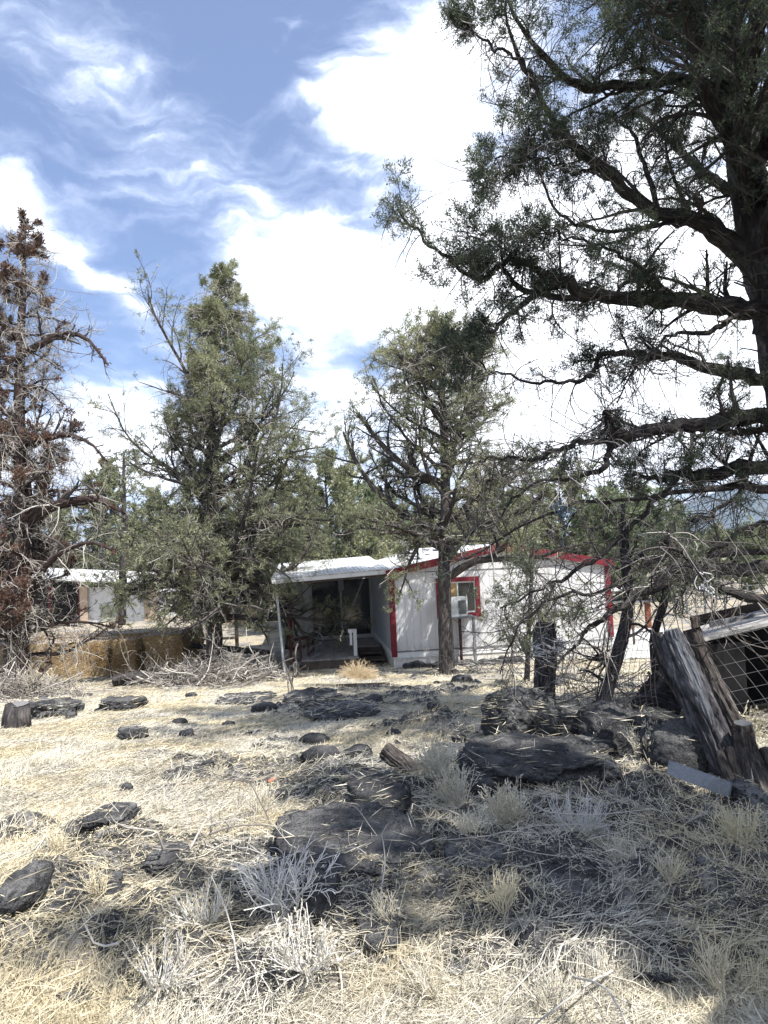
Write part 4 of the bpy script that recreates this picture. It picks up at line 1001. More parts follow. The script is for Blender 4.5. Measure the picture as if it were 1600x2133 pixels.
R_(1185, 1570, 100, 75, .5, 'jagged black lava rock right of the speckled boulder', 4, LAVA_D, amp=.35)
R_(1180, 1508, 60, 42, .35, 'small jagged rock just right of the cedar post foot', 5, LAVA_D, amp=.4)
R_(1300, 1590, 130, 95, .6, 'black lava boulder under the chicken wire, left of the pair', 6, LAVA_D, amp=.25)
R_(1375, 1590, 90, 80, .5, 'black lava boulder under the chicken wire, right of the pair', 7, LAVA_D, amp=.3)
R_(1455, 1632, 160, 100, .5, 'big dark lava boulder behind the fallen grey plank', 8, LAVA_D, amp=.22, boxy=.5)
R_(1245, 1610, 100, 50, .45, 'low dark lava rock below the leaning dead stem', 9, LAVA_D, amp=.35)
R_(1270, 1650, 70, 58, .35, 'pale grey pitted rock at the right end of the long ledge', 10, amp=.3)
R_(1130, 1660, 300, 85, .9, 'long flat lava ledge with a dark front face below the boulders', 11, LAVA_D, rot=-.06, amp=.34, flat=.4, boxy=.45, lowf=.6)
R_(960, 1600, 110, 36, .5, 'low flat lava rock at the left tip of the long ledge', 12, LAVA_D, amp=.3, flat=.4, lowf=.23)
R_(720, 1880, 340, 130, .9, 'broad flat topped lava slab in the middle of the foreground', 13, LAVA_D, amp=.36, flat=.22, boxy=.4, rot=.1, sink=.5, lowf=.25)
R_(790, 1730, 130, 85, .55, 'dark lava rock in front of the sawn log', 14, LAVA_D, amp=.3, boxy=.3)
R_(770, 1660, 40, 34, .25, 'small dark lava rock left of the sawn log', 141, LAVA_D)
R_(1000, 1680, 70, 50, .35, 'angular lava rock with an orange stain right of the sawn log', 15, LAVA_D, rot=.4, amp=.25)
R_(210, 1765, 90, 26, .35, 'angular dark rock in the straw on the left side', 16, amp=.3, boxy=.6)
R_(262, 1722, 34, 26, .18, 'small pointed dark rock in the straw just above the angular one', 17)
R_(5, 1975, 70, 80, .4, 'dark rounded rock cut by the left edge of the photo', 18, LAVA_D, amp=.15, boxy=.1)
R_(140, 1930, 130, 42, .4, 'low flat rock buried in straw near the left edge', 19, amp=.3, flat=.4, lowf=.23)
R_(660, 1975, 90, 95, .3, 'pitted blue grey rock right behind the pale dry shrub', 20, LAVA_D, amp=.25)
R_(700, 1500, 150, 52, 1.1, 'pale topped flat lava slab lying mid yard', 21, flat=.25, amp=.25, boxy=.6, rot=.2, lowf=.23)
R_(640, 1465, 110, 28, 1.2, 'pale flat rock just behind the mid yard slab', 22, flat=.25, amp=.3, boxy=.5, lowf=.23)
R_(500, 1462, 120, 45, .9, 'flat topped rock with a black front below the brush heap', 23, flat=.3, amp=.25, boxy=.6, lowf=.23)
R_(262, 1538, 55, 24, .5, 'small dark edged rock alone in the left straw', 24, rot=.5)
R_(905, 1480, 26, 22, .3, 'small pointed rock in the straw beyond the sawn log', 25)
R_(960, 1560, 30, 24, .2, 'small rock in the straw left of the boulders', 26)
R_(1365, 1512, 90, 44, .5, 'white sunlit stone behind the chicken wire rocks', 27, m_flat('white_stone', (.50, .48, .44), .9, .2, 6), amp=.2, flat=.4, lowf=.23)
R_(240, 1480, 90, 30, .6, 'black sheeted rock near the left brush pile', 28, LAVA_D, amp=.3)
R_(90, 1490, 110, 45, .7, 'grey lumpy rock beside the left stump', 29, amp=.3)
R_(1420, 2050, 170, 40, .5, 'long cracked lava rock low in the right foreground', 30, amp=.35, flat=.3, rot=-.5, lowf=.23)
R_(1590, 1720, 70, 70, .35, 'pale rough rock at the foot of the leaning posts by the right edge', 31, amp=.3)
R_(790, 2030, 90, 55, .3, 'dark rock showing through straw in the bottom middle', 32, LAVA_D, amp=.3, flat=.5, lowf=.23)
R_(960, 2040, 90, 60, .3, 'rounded rock under straw right of the bottom middle', 33, amp=.3, flat=.5, lowf=.23)
R_(1250, 1960, 160, 40, .5, 'flat pale lava rock in the right foreground', 34, amp=.3, flat=.25, lowf=.23)
R_(1000, 1860, 120, 30, .4, 'low lava rock right of the broad slab', 35, amp=.35, flat=.3, lowf=.23)
R_(330, 1830, 90, 40, .3, 'dark rock under the curved grey twigs on the left', 36, LAVA_D, amp=.35)
R_(160, 2080, 150, 36, .3, 'pale flat rock in the bottom left corner', 37, amp=.3, flat=.3, lowf=.23)
rng = np.random.default_rng(77)
ORD = 'first second third fourth fifth sixth seventh eighth ninth tenth eleventh twelfth thirteenth fourteenth fifteenth sixteenth seventeenth eighteenth nineteenth twentieth'.split()
no_ = 0
for i in range(22):
    px = 845+i*11.5+rng.random()*6
    if abs(px-932) < 16: continue
    p = up_(px, 1385, 19.0); s_ = .07+.10*rng.random()
    v, f = rock_mesh((p[0], p[1]+rng.random()*.3, g1(p[0], p[1])+s_*.3), (s_*1.3, s_, s_*.8), 400+i, rng.random()*3, .35, 1.3, 0, 3, .3)
    b = MB(); b.add(v, f); o = b.build('footing_stone', LAVA_D, None, smooth=True, uv=False); tag(o, 'dark fist sized stone, %s from the left in the row along the ribbed skirting' % ORD[min(no_, 19)], 'rock', 'stones along the skirting'); no_ += 1
rng = np.random.default_rng(78); SEEN = {}
LM_ = [(q[0], q[1], n) for q, n in ((G(720, 1830), 'broad flat slab in the foreground'), (G(1130, 1630), 'long dark ledge'), (G(210, 1750), 'angular dark rock on the left'), (G(850, 1620), 'sawn log'), (G(600, 1945), 'pale dry shrub'), (G(1130, 1500), 'upright cedar post'),
      (G(700, 1480), 'pale topped mid yard slab'), (G(34, 1500), 'blackened stump'), (G(1540, 1650), 'leaning posts'), (G(745, 1416), 'tumbleweed'), (G(960, 2040), 'rounded buried rock at the bottom'), (G(1420, 2040), 'long cracked rock at lower right'), (G(1250, 1950), 'flat pale rock at right'), (G(262, 1538), 'small dark edged rock in the left straw'), (G(960, 1400), 'juniper by the cooler'), (G(20, 1950), 'rounded rock at the left edge'), (G(500, 1460), 'flat rock below the brush heap'))]
def near_words(x, y, s_):
    d, lx, ly, n = min((math.hypot(x-a, y-c), a, c, n) for a, c, n in LM_)
    w = ('left of' if x < lx else 'right of') if abs(x-lx) > abs(y-ly)*.7 else ('in front of' if y < ly else 'behind')
    z = 'tiny' if s_ < .05 else 'small' if s_ < .09 else 'fist sized' if s_ < .13 else 'head sized'
    t = '%s loose lava stone %s%s the %s' % (z, 'close ' if d < .9 and 'of' in w and w[0] in 'lr' else '', w, n)
    SEEN[t] = SEEN.get(t, 0)+1
    return t if SEEN[t] == 1 else t+', %s one there' % ORD[SEEN[t]-1]
for i in range(44):
    y = 3+rng.random()**1.3*14; x = (rng.random()*2-1)*y*.56; s_ = (.03+.07*rng.random()**2)*(1+y*.06)
    v, f = rock_mesh((x, y, g1(x, y)+s_*.2), (s_*1.3, s_, s_*.7), 500+i, rng.random()*3, .35, 1.3, 0, 3, .4)
    b = MB(); b.add(v, f); o = b.build('loose_stone', LAVA_M if i % 2 else LAVA_D, None, smooth=True, uv=False); tag(o, near_words(x, y, s_), 'stone', 'loose stones scattered in the straw')
fmb = MB()
def add_mb(a, b):
    for v, t, u in zip(b.v, b.t, b.uv): a.v.append(v); a.t.append(t); a.uv.append(u)
    for f in b.f4: a.f4.append(f+a.n)
    for f in b.f3: a.f3.append(f+a.n)
    a.n += b.n
def d_mat(x, y): return np.clip(1.0-.93*lava(x, y)+.06, .07, 1)*np.clip(.45+.9*(.5+.5*fbm2(x, y, 1.1, 3, 77)), 0, 1)
def d_tuft(x, y): return smst(fbm2(x, y, 2.6, 3, 33), .05, .45)*(1-.8*lava(x, y))
def d_lit(x, y): return .5+.5*lava(x, y)
add_mb(fmb, grass_field('a', 300000, (2.2, 24), .085, .0028, (.02, .20), d_mat, 21, (.30, 1.0)))
add_mb(fmb, grass_field('b', 42000, (2.2, 21), .10, .0028, (.5, .45), d_tuft, 22, (.25, .95), bend=.15))
add_mb(fmb, grass_field('c', 14000, (2.2, 9), .20, .0036, (.02, .12), d_lit, 23, (.30, 1.0)))
rng = np.random.default_rng(15); n = 150000; y = 2.2*(10/2.2)**rng.random(n); x = (rng.random(n)*2-1)*(y*.62+.4); az = rng.random(n)*6.28; el = rng.normal(size=n)*.25
fmb.kites(np.stack([x, y, gz(x, y)+.006+.01*rng.random(n)], 1), np.stack([np.cos(az), np.sin(az), np.sin(el)], 1), (.012+.035*rng.random(n)**2)*(y/4)**.5, .0045*(y/4)**.5, rng, rng.random(n)**1.2)
rng = np.random.default_rng(5)
for v, A_ in TOPS:
    n = int(min(900, 260*A_/.1*.35)+12); O = v[rng.integers(0, len(v), n)]+rng.normal(size=(n, 3))*.01; az = rng.random(n)*6.28; el = rng.normal(size=n)*.12+.1
    k = fbm(O*4, 2, 8) > -.1; O = O[k]; az = az[k]; el = el[k]; sc = np.clip(O[:, 1]/4, 1, 4)
    D = np.stack([np.cos(az)*np.cos(el), np.sin(az)*np.cos(el), np.sin(el)], 1)
    fmb.kites(O, D, (.05+.12*rng.random(len(O)))*sc**.4, .0045*sc**.8, rng, .3+.7*rng.random(len(O)))
gr = fmb.build('dry_grass', STRAW, uv=False)
tag(gr, 'pale dry straw grass matted over the whole yard', 'grass', kind='stuff')


# copies of the background juniper that stand out of the frame to the right and shade the foreground
for (x, y, hh, k, rz, lab) in [(5.4, 0.4, 9.6, 0, 1.0, 'juniper out of frame to the right whose shade falls on the foreground')]:
    o = copy_tree(kinds[k]); o.location = (x, y, g1(x, y)-.1); o.rotation_euler = (0, 0, rz); s_ = hh/BH[k]; o.scale = (s_, s_, s_); tree_tag(o, lab)

# ------------------------------------------------------------------ posts, logs, planks
def curve_log(rows, mt, S=20, n=50, rough=.25, rs=5, seed=1, cap=True, mb=None):
    q = crom(rows, n*2); b = mb or MB(); b.tubes(q[:, :3], q[:, 3], max(S*3, 24), .5, cap=cap, rough=rough*1.25, rs=rs, seed=seed, twist=.3, af=4.5, crack=.22); return b
def disc(mb, c, nrm, r, seed=0, jag=.06):
    c = np.array(c, float); nrm = np.array(nrm, float)/np.linalg.norm(nrm); u = np.cross(nrm, [.1, .2, 1.0]); u /= np.linalg.norm(u); w = np.cross(nrm, u)
    th = np.arange(28)*2*pi/28; rr = r*(1+jag*fbm(np.stack([np.cos(th)*1.5, np.sin(th)*1.5, th*0], 1), 3, seed))
    v = [c]+[c+(u*cos(t)+w*sin(t))*q for t, q in zip(th, rr)]
    mb.add(v, [[0, i+1, (i+1) % 28+1] for i in range(28)])
def m_rings():
    def fn(N, b):
        o = pos(N); n = N.noise(o, 30, 5, .6)
        c = N.ramp(n, [(.3, (.30, .27, .24)), (.7, (.62, .60, .57))]); N.l.new(c, b.inputs['Base Color']); bump(N, b, n, .5, .01)
    return mat('sawn_face', fn, .9, .1)
SAWF = m_rings()
# upright cedar fence post
pb = gp(1132, 8.25)
po = thing('fence_post', pb, 'upright weathered cedar fence post wrapped with loose wire near its flat top', 'post')
b = curve_log([[*up_(1132, 1500, 8.25), .125], [*up_(1134, 1420, 8.25), .115], [*up_(1138, 1360, 8.25), .13], [*up_(1136, 1330, 8.25), .135], [*up_(1137, 1297, 8.25), .10]], None, 26, 60, .30, 7, 31)
part(b, 'post_body', BARK_G, po, True)
b = MB(); rng = np.random.default_rng(9)
for i in range(9):
    c = up_(1137+rng.normal()*3, 1335+i*4+rng.normal()*4, 8.25); n_ = 40; th = np.linspace(rng.random()*6, rng.random()*6+7+rng.random()*6, n_); r = .15+.03*np.sin(th*2.3+i)+np.maximum(0, np.sin(th+1))*.05*(i % 3)
    b.tubes(np.stack([c[0]+r*np.cos(th), c[1]+r*np.sin(th), c[2]+.05*np.sin(th*1.3+i)+.02*np.cos(th*3)], 1), np.full(n_, .0045), 4)
c = up_(1165, 1345, 8.2)
for i in range(16):
    n_ = 16; q = c+np.cumsum(rng.normal(size=(n_, 3))*.028, 0)+[0, 0, -.02*i*.3]; b.tubes(q, np.full(n_, .0045), 4)
part(b, 'wire_tangle', m_flat('pale_wire', (.62, .61, .60), .7), po)

# leaning split posts at the right
lp = gp(1545, 4.75)
lean = thing('leaning_post', lp, 'thick grey split post leaning left, front one of the pair at the right', 'post')
b = curve_log([[*up_(1392, 1318, 5.35), .085], [*up_(1404, 1345, 5.32), .10], [*up_(1440, 1430, 5.2), .112], [*up_(1480, 1520, 5.1), .11], [*up_(1520, 1610, 4.95), .10], [*up_(1560, 1700, 4.75), .11]], None, 30, 90, .34, 6, 35)
part(b, 'post_body', BARK_G, lean, True)
b = curve_log([[*up_(1398, 1312, 5.27), .055], [*up_(1412, 1350, 5.25), .06], [*up_(1440, 1410, 5.16), .055], [*up_(1470, 1480, 5.06), .04], [*up_(1490, 1530, 5.03), .02]], None, 7, 50, .30, 8, 39)
part(b, 'split_face', m_bark('blue_grey_split_wood', (.05, .055, .062), (.15, .16, .175), (.27, .28, .30), .7), lean)
l2 = thing('leaning_post', gp(1560, 5.3), 'thinner brown split post leaning behind the thick grey one', 'post')
b = curve_log([[*up_(1440, 1310, 5.9), .062], [*up_(1462, 1370, 5.85), .07], [*up_(1500, 1450, 5.75), .075], [*up_(1545, 1540, 5.6), .08], [*up_(1590, 1640, 5.4), .08]], None, 22, 60, .35, 7, 36)
part(b, 'post_body', BARK, l2, True)
l3 = thing('leaning_post', gp(1480, 5.6), 'dark narrow slab of wood at the left side of the leaning pair', 'post')
b = curve_log([[*up_(1368, 1318, 5.7), .045], [*up_(1388, 1385, 5.65), .055], [*up_(1440, 1480, 5.55), .06], [*up_(1490, 1580, 5.4), .06]], None, 18, 60, .35, 7, 37)
part(b, 'post_body', BARK_D, l3, True)
sp = gp(1560, 4.7)
stp = thing('cut_stump', sp, 'knobbly stump with a flat grey sawn top at the feet of the leaning posts', 'stump')
b = curve_log([[*up_(1546, 1508, 4.9), .058], [*up_(1548, 1530, 4.9), .066], [*up_(1558, 1575, 4.85), .070], [*up_(1575, 1630, 4.7), .09], [*up_(1610, 1700, 4.5), .12]], None, 26, 60, .32, 8, 38)
for rr in ([(1520, 1560, 4.9, 10), (1532, 1600, 4.8, 12), (1552, 1650, 4.6, 13), (1585, 1690, 4.45, 12)], [(1500, 1570, 4.9, 9), (1512, 1605, 4.75, 11), (1530, 1650, 4.6, 10), (1545, 1690, 4.5, 8)], [(1590, 1560, 4.9, 10), (1610, 1600, 4.8, 14), (1630, 1690, 4.5, 14)]):
    q = crom(limb(rr), 24); b.tubes(q[:, :3], q[:, 3], 12, .5, rough=.35, rs=8, seed=40)
part(b, 'stump_body', BARK, stp, True)
b = MB(); c = up_(1548, 1507, 4.9)+np.array([0, 0, .006]); disc(b, c, (-.05, -.12, 1), .060, 4, .25); part(b, 'sawn_top', m_flat('grey_end_grain', (.07, .072, .076), .9, .4, 40), stp)
pk = MB(); pk.bar((0, 0, 0), tuple(up_(1522, 1646, 4.15)-up_(1393, 1598, 4.45)), .026, .085, roll=.25)
o = pk.build('fallen_plank', m_wood('plank_wood', (.12, .13, .145), (.36, .375, .39), (3, 60, 60)), None); o.location = tuple(up_(1393, 1598, 4.45)); tag(o, 'short grey weathered plank fallen on edge below the leaning posts', 'plank')
# sawn log in the middle
q = limb([(803, 1563, 5.75, 17), (825, 1583, 5.68, 19), (858, 1610, 5.58, 23), (905, 1650, 5.4, 28)])
lg = thing('sawn_log', G(890, 1650), 'short rough log end tilted up with a pale freshly sawn face', 'log')
b = curve_log(q, None, 24, 40, .30, 9, 41); part(b, 'log_body', BARK, lg, True)
b = MB(); dvec = q[0, :3]-q[1, :3]; dvec /= np.linalg.norm(dvec); disc(b, q[0, :3]+dvec*.012, dvec+np.array([-.2, -.5, .1]), q[0, 3]*1.03, 5); part(b, 'sawn_face', SAWF, lg)
def log(rows, label, mt=BARK, seed=1, name='fallen_log', cat='log', rough=.32, S=18):
    q = limb(rows); base = q[:, :3].mean(0); b = curve_log(q-np.array([*base, 0]), None, S, 40, rough, 6, seed)
    o = b.build(name, mt, None, smooth=True); o.location = tuple(base); return tag(o, label, cat)
log([(950, 1640, 5.1, 12), (985, 1655, 5.0, 17), (1025, 1680, 4.9, 9)], 'short weathered grey log chunk right of the sawn log', BARK_G, 51)
log([(985, 1700, 4.75, 8), (1015, 1718, 4.7, 13), (1055, 1745, 4.6, 6)], 'splintered root chunk lying below the grey log chunk', BARK, 52)
log([(1322, 1475, 8.3, 10), (1352, 1440, 8.2, 15), (1372, 1402, 8.1, 9)], 'dark broken log standing up slantwise in the log heap by the leaning posts', BARK_D, 53)
log([(1325, 1465, 8.0, 11), (1370, 1455, 7.9, 17), (1420, 1475, 7.8, 14)], 'greyish log lying at the bottom of the log heap by the leaning posts', BARK_G, 54)
log([(1370, 1440, 8.0, 12), (1395, 1430, 7.9, 20), (1425, 1445, 7.8, 16)], 'dark rounded log on top of the log heap by the leaning posts', BARK_D, 55)
log([(1395, 1540, 6.3, 8), (1440, 1552, 6.2, 12), (1490, 1575, 6.1, 9)], 'grey log lying behind the big dark boulder', BARK_G, 56)
log([(60, 1470, 13.2, 9), (95, 1462, 13.0, 12), (135, 1468, 12.9, 8)], 'grey fallen log behind the black stump at the left', BARK_G, 57)
log([(235, 1418, 17.5, 9), (290, 1412, 17.6, 13), (350, 1412, 17.7, 10)], 'dark fallen log between the hay and the brush heap', BARK_D, 58)
log([(400, 1345, 22, 5), (480, 1352, 21.5, 6), (560, 1360, 21, 5)], 'long grey pole on the shaded ground left of the porch', BARK_G, 59, 'fallen_pole', 'pole')
st_ = G(34, 1512); s__ = st_[1]/F_PX
sm = thing('burnt_stump', st_, 'squat blackened stump with a pale flat top near the left edge', 'stump')
b = MB(); b.tubes([st_+[0, 0, -.1], st_+[0, .0, .15], st_+[.02, 0, 48*s__]], np.array([28, 25, 22])*s__, 24, .5, cap=True, rough=.3, rs=9, seed=60); part(b, 'stump_body', BARK_D, sm, True)
b = MB(); disc(b, st_+[.02, 0, 48*s__+.006], (0, -.1, 1), 21*s__, 7, .2); part(b, 'stump_top', m_flat('ashy_top', (.17, .165, .16), .9, .4, 30), sm)
b = MB(); a_ = G(700, 1432); c_ = G(812, 1428); b.bar(a_+[0, 0, .05], c_+[0, 0, .05], .09, .07); o = b.build('timber', WEATHB, None); tag(o, 'dark straight timber lying in the grass before the tawny tumbleweed', 'timber')

# fallen twigs on the ground
def twigs(px, py, n, L, label, seed, name='fallen_twigs', r=.006, spread=.3, tint=(.3, 1), cat='twigs', up=.05, m_=None):
    p = G(px, py); rng = np.random.default_rng(seed); k = 10
    az = rng.random(n)*6.28; d = np.stack([np.cos(az), np.sin(az)*.8, up+.15*rng.random(n)], 1); s0 = p+rng.normal(size=(n, 3))*[spread, spread*.6, .02]+[0, 0, .03]
    P = [s0]; cur = s0; cv = rng.normal(size=(n, 3))*.14
    for j in range(1, k): d = unit(d+cv+rng.normal(size=d.shape)*.12); cur = cur+d*(L*(.5+rng.random(n))/k)[:, None]; P.append(cur)
    P = np.stack(P, 1); zz = gz(P[..., 0].ravel(), P[..., 1].ravel()).reshape(P.shape[:2])+.01; P[..., 2] = np.clip(P[..., 2], zz, zz+.22)
    R = np.full((n, k), r)*np.linspace(1, .4, k)*(.6+.7*rng.random((n, 1)))
    b = MB(); b.tubes(P-p, R, 5, tint[0]+(tint[1]-tint[0])*rng.random(n), rough=0)
    C, CR = grow(P-p, R, 3, .2, .9, L*.35, .7, rng, k=6, curl=.2, rmin=r*.4); b.tubes(C, CR, 4, tint[0]+(tint[1]-tint[0])*rng.random(len(C)))
    o = b.build(name, m_ or TWIG, None, smooth=True, uv=False); o.location = tuple(p); return tag(o, label, cat)
twigs(420, 1760, 6, .75, 'long curved grey twigs arching over the straw left of the broad slab', 71, spread=.25, up=.2)
twigs(380, 1800, 5, .5, 'tangle of thin grey twigs in the left foreground', 72, spread=.15, up=.3)
twigs(560, 1735, 2, 1.3, 'long dark stick lying across the straw above the broad slab', 73, spread=.1, tint=(.0, .4))
twigs(1130, 1790, 7, .8, 'pale straight stems lying across the straw right of the broad slab', 74, spread=.4, r=.004, tint=(.8, 1))
twigs(1250, 2040, 6, .9, 'pale long stalks lying in the right foreground', 75, spread=.2, r=.004, tint=(.8, 1))
twigs(450, 1980, 9, .45, 'branching pale stalks lying below the dry shrub', 76, spread=.35, r=.005, tint=(.8, 1))
twigs(800, 1850, 6, .5, 'thin stalks strewn on the broad slab', 77, spread=.3, r=.003, tint=(.7, 1))
twigs(985, 1402, 26, 1.0, 'small heap of grey sticks at the foot of the juniper by the cooler', 78, spread=.35, r=.014, cat='brush heap', up=.35)
twigs(1350, 1760, 6, .5, 'few pale stalks on the shaded rock under the plank', 79, spread=.3, r=.003, tint=(.7, 1))

# brush piles
def brush(px, d, wid, dep, hgt, n, label, seed, rr=.013, tint=(.1, 1.0)):
    p = gp(px, d); rng = np.random.default_rng(seed); k = 12
    u = rng.normal(size=(n, 2))*.42; h = np.exp(-(u**2).sum(1)*1.2)*rng.random(n)**.6*hgt
    s0 = np.stack([p[0]+u[:, 0]*wid, p[1]+u[:, 1]*dep, h], 1); az = rng.normal(size=n)*.9+np.where(rng.random(n) < .5, 0, pi); el = rng.normal(size=n)*.30
    D = np.stack([np.cos(az)*np.cos(el), np.sin(az)*np.cos(el), np.sin(el)], 1); L = .5+rng.random(n)**2*1.9
    cur = s0-D*L[:, None]*.5; P = [cur]; cv = rng.normal(size=(n, 3))*.09
    for j in range(1, k): D = unit(D+cv+rng.normal(size=D.shape)*.11+[0, 0, -.012]); cur = cur+D*(L/k)[:, None]; P.append(cur)
    P = np.stack(P, 1); P[..., 2] += gz(P[..., 0].ravel(), P[..., 1].ravel()).reshape(P.shape[:2]); zz = gz(P[..., 0].ravel(), P[..., 1].ravel()).reshape(P.shape[:2])
    P[..., 2] = np.maximum(P[..., 2], zz+.02); R = np.linspace(1, .3, k)[None]*(rr*(.5+1.3*rng.random((n, 1))**2))
    b = MB(); b.tubes(P-p, R, 5, tint[0]+(tint[1]-tint[0])*rng.random(n)**1.3)
    C, CR = grow(P-p, R, 5, .2, 1, .4, .7, rng, k=6, curl=.22, rmin=.006); b.tubes(C, CR, 3, tint[0]+(tint[1]-tint[0])*rng.random(len(C)))
    o = b.build('brush_pile', TWIG, None, smooth=True, uv=False); o.location = tuple(p); return tag(o, label, 'brush pile')
brush(40, 15.2, 1.4, .9, .30, 260, 'tangled brush pile of grey branches under the half dead juniper', 81)
brush(450, 17.5, 1.9, 1.0, .42, 330, 'big heap of long bare branches around the foot of the dense juniper', 82, .016)
brush(330, 18.2, 1.0, .5, .18, 110, 'low heap of broken brown twigs against the right end of the hay', 83, tint=(.0, .8))
brush(1330, 9.2, .9, .6, .25, 60, 'loose sticks scattered around the log heap by the leaning posts', 84, .009)

# dry shrubs and weeds: every stem curves up from the crown of the root
def shrub(px, py, n, L, label, seed, r=.004, tint=(.75, 1.0), fan=.9, name='dry_shrub', cat='shrub', curl=.10, up=.9, leaf=0, d=None, m_=None, ltint=(.4, .9), lm=None, kids=3):
    p = G(px, py) if d is None else gp(px, d); rng = np.random.default_rng(seed); k = 9
    az = rng.random(n)*6.28; e = fan*np.sqrt(rng.random(n)); D = np.stack([np.cos(az)*np.sin(e*1.25), np.sin(az)*np.sin(e*1.25), np.cos(e*1.25)*.8], 1); D = unit(D)
    ln_ = rng.normal(size=2)*.30; D = unit(D+np.array([ln_[0], ln_[1], 0])+rng.normal(size=D.shape)*.12)
    cur = np.stack([np.cos(az)*.03, np.sin(az)*.03, np.full(n, .0)], 1)*L/.3; P = [cur]; cv = rng.normal(size=(n, 3))*curl; Ls = L*(.55+.7*rng.random(n))
    for j in range(1, k): D = unit(D+cv*.6+[0, 0, .13*up]+rng.normal(size=D.shape)*curl*.5); cur = cur+D*(Ls/k)[:, None]; P.append(cur)
    P = np.stack(P, 1); R = np.full((n, k), r)*np.linspace(1.0, .55, k)
    b = MB(); b.tubes(P, R, 5, tint[0]+(tint[1]-tint[0])*rng.random(n), cap=False)
    C, CR = grow(P, R, kids, .3, .9, L*.42, .55, rng, up=.3, k=6, curl=curl, rr=.8, rmin=r*.5, r1=.6); b.tubes(C, CR, 4, tint[0]+(tint[1]-tint[0])*rng.random(len(C)))
    root = thing(name, p, label, cat)
    o = b.build('stems', m_ or TWIG, root, smooth=True, uv=False)
    if leaf:
        O, Dd = paths_pts(C, leaf, .3, 1, rng); fb = MB(); fb.kites(O, Dd+rng.normal(size=O.shape)*.6, L*.07*(.5+rng.random(len(O))), L*.025, rng, ltint[0]+(ltint[1]-ltint[0])*rng.random(len(O)))
        fb.build('foliage', lm or STRAW, root, uv=False)  # straw-coloured seed heads along the side stems, with small leaves on some
    return root
PALE = m_tint('pale_stem', [(0, (.26, .24, .22)), (.5, (.46, .44, .41)), (1, (.66, .64, .60))])
shrub(600, 1945, 52, .31, 'pale grey dry shrub of thick upright stems in the centre foreground', 91, .0036, m_=PALE, fan=1.0, kids=5, curl=.20)
shrub(1200, 1760, 60, .24, 'sprawling whitish dry weed below the long ledge', 92, .0026, m_=PALE, fan=1.05, leaf=2)
shrub(905, 1660, 70, .30, 'tall straw coloured weeds growing against the sawn log', 93, .0022, m_=STRAW, fan=.45, leaf=3)
shrub(960, 1700, 60, .28, 'straw weeds between the log chunks', 94, .0022, m_=STRAW, fan=.5, leaf=3)
shrub(1065, 1740, 70, .26, 'shaggy dry weeds in front of the left half of the long ledge', 95, .0022, m_=STRAW, fan=.55, leaf=3)
shrub(1345, 1610, 50, .34, 'curly dry weed climbing beside the big boulder and plank', 96, .0028, m_=STRAW, fan=.35, leaf=6)
shrub(1525, 1500, 50, .42, 'dry weed with seed heads in front of the wire panel', 97, .0028, m_=STRAW, fan=.45, leaf=8, d=5.9)
shrub(1480, 1470, 40, .45, 'thin dry weed growing between the leaning posts and the wire panel', 98, .0026, m_=STRAW, fan=.35, leaf=6, d=6.3)
shrub(430, 1960, 50, .18, 'low dry weed with tan seed heads left of the pale shrub', 99, .0028, m_=PALE, fan=1.1, leaf=9, ltint=(.4, .8))
shrub(640, 2060, 50, .20, 'dry weed with tan seed heads at the bottom below the pale shrub', 100, .0026, m_=PALE, fan=1.1, leaf=9, ltint=(.4, .8))
shrub(330, 2080, 40, .18, 'dry weed with small leaves in the bottom left', 1001, .0026, m_=PALE, fan=1.1, leaf=9, ltint=(.4, .8))
shrub(540, 1700, 50, .20, 'tuft of straw weeds above the left end of the broad slab', 1002, .0022, m_=STRAW, fan=.5, leaf=3)
shrub(1560, 1800, 50, .22, 'tuft of straw at the right edge below the stump', 1003, .0022, m_=STRAW, fan=.7, leaf=3)
shrub(75, 1450, 60, .7, 'tawny dry bush inside the left brush pile', 1004, .006, m_=STRAW, fan=.9, leaf=6, d=15.5)
shrub(745, 1416, 420, .50, 'round tawny tumbleweed heaped in front of the deck', 1005, .0055, m_=m_tint('tawny_stem', [(0, (.20, .13, .07)), (.5, (.38, .28, .16)), (1, (.58, .47, .31))]), fan=1.3, leaf=0, name='tumbleweed', cat='dry bush', up=-.6, curl=.16)
shrub(612, 1452, 4, .85, 'small bare forked sapling in the yard in front of the prop pole', 1006, .013, tint=(.1, .4), m_=TWIG, fan=.25, name='bare_sapling', cat='sapling', kids=4)
for i, (x, y, s_, w_) in enumerate([(60, 1600, .14, 'far up the bright left slope by the frame edge'), (200, 1640, .14, 'on the bright left slope above the angular dark rock'), (330, 1690, .14, 'on the left slope above the arching twigs'),
        (120, 1790, .16, 'left of the angular dark rock'), (450, 1640, .13, 'left of the orange rag'), (820, 1960, .18, 'below the right end of the broad slab'), (1050, 1950, .16, 'below the low rock right of the broad slab'), (900, 2080, .18, 'at the bottom edge between two buried rocks'),
        (1150, 2090, .18, 'at the bottom edge left of the long cracked rock'), (1400, 1890, .15, 'in the shaded right foreground'), (1500, 2080, .18, 'in the bottom right corner'), (210, 1890, .16, 'above the buried flat rock on the left'), (980, 1790, .2, 'right beside the broad slab'), (1300, 1830, .18, 'above the flat pale rock at the right')]):
    o = shrub(x, y, 34, s_, 'small upright tuft of dry straw '+w_, 1100+i, .0018, m_=STRAW, fan=.45, leaf=1, curl=.16, name='grass_tuft', cat='grass tuft'); o['group'] = 'upright tufts of dry straw'

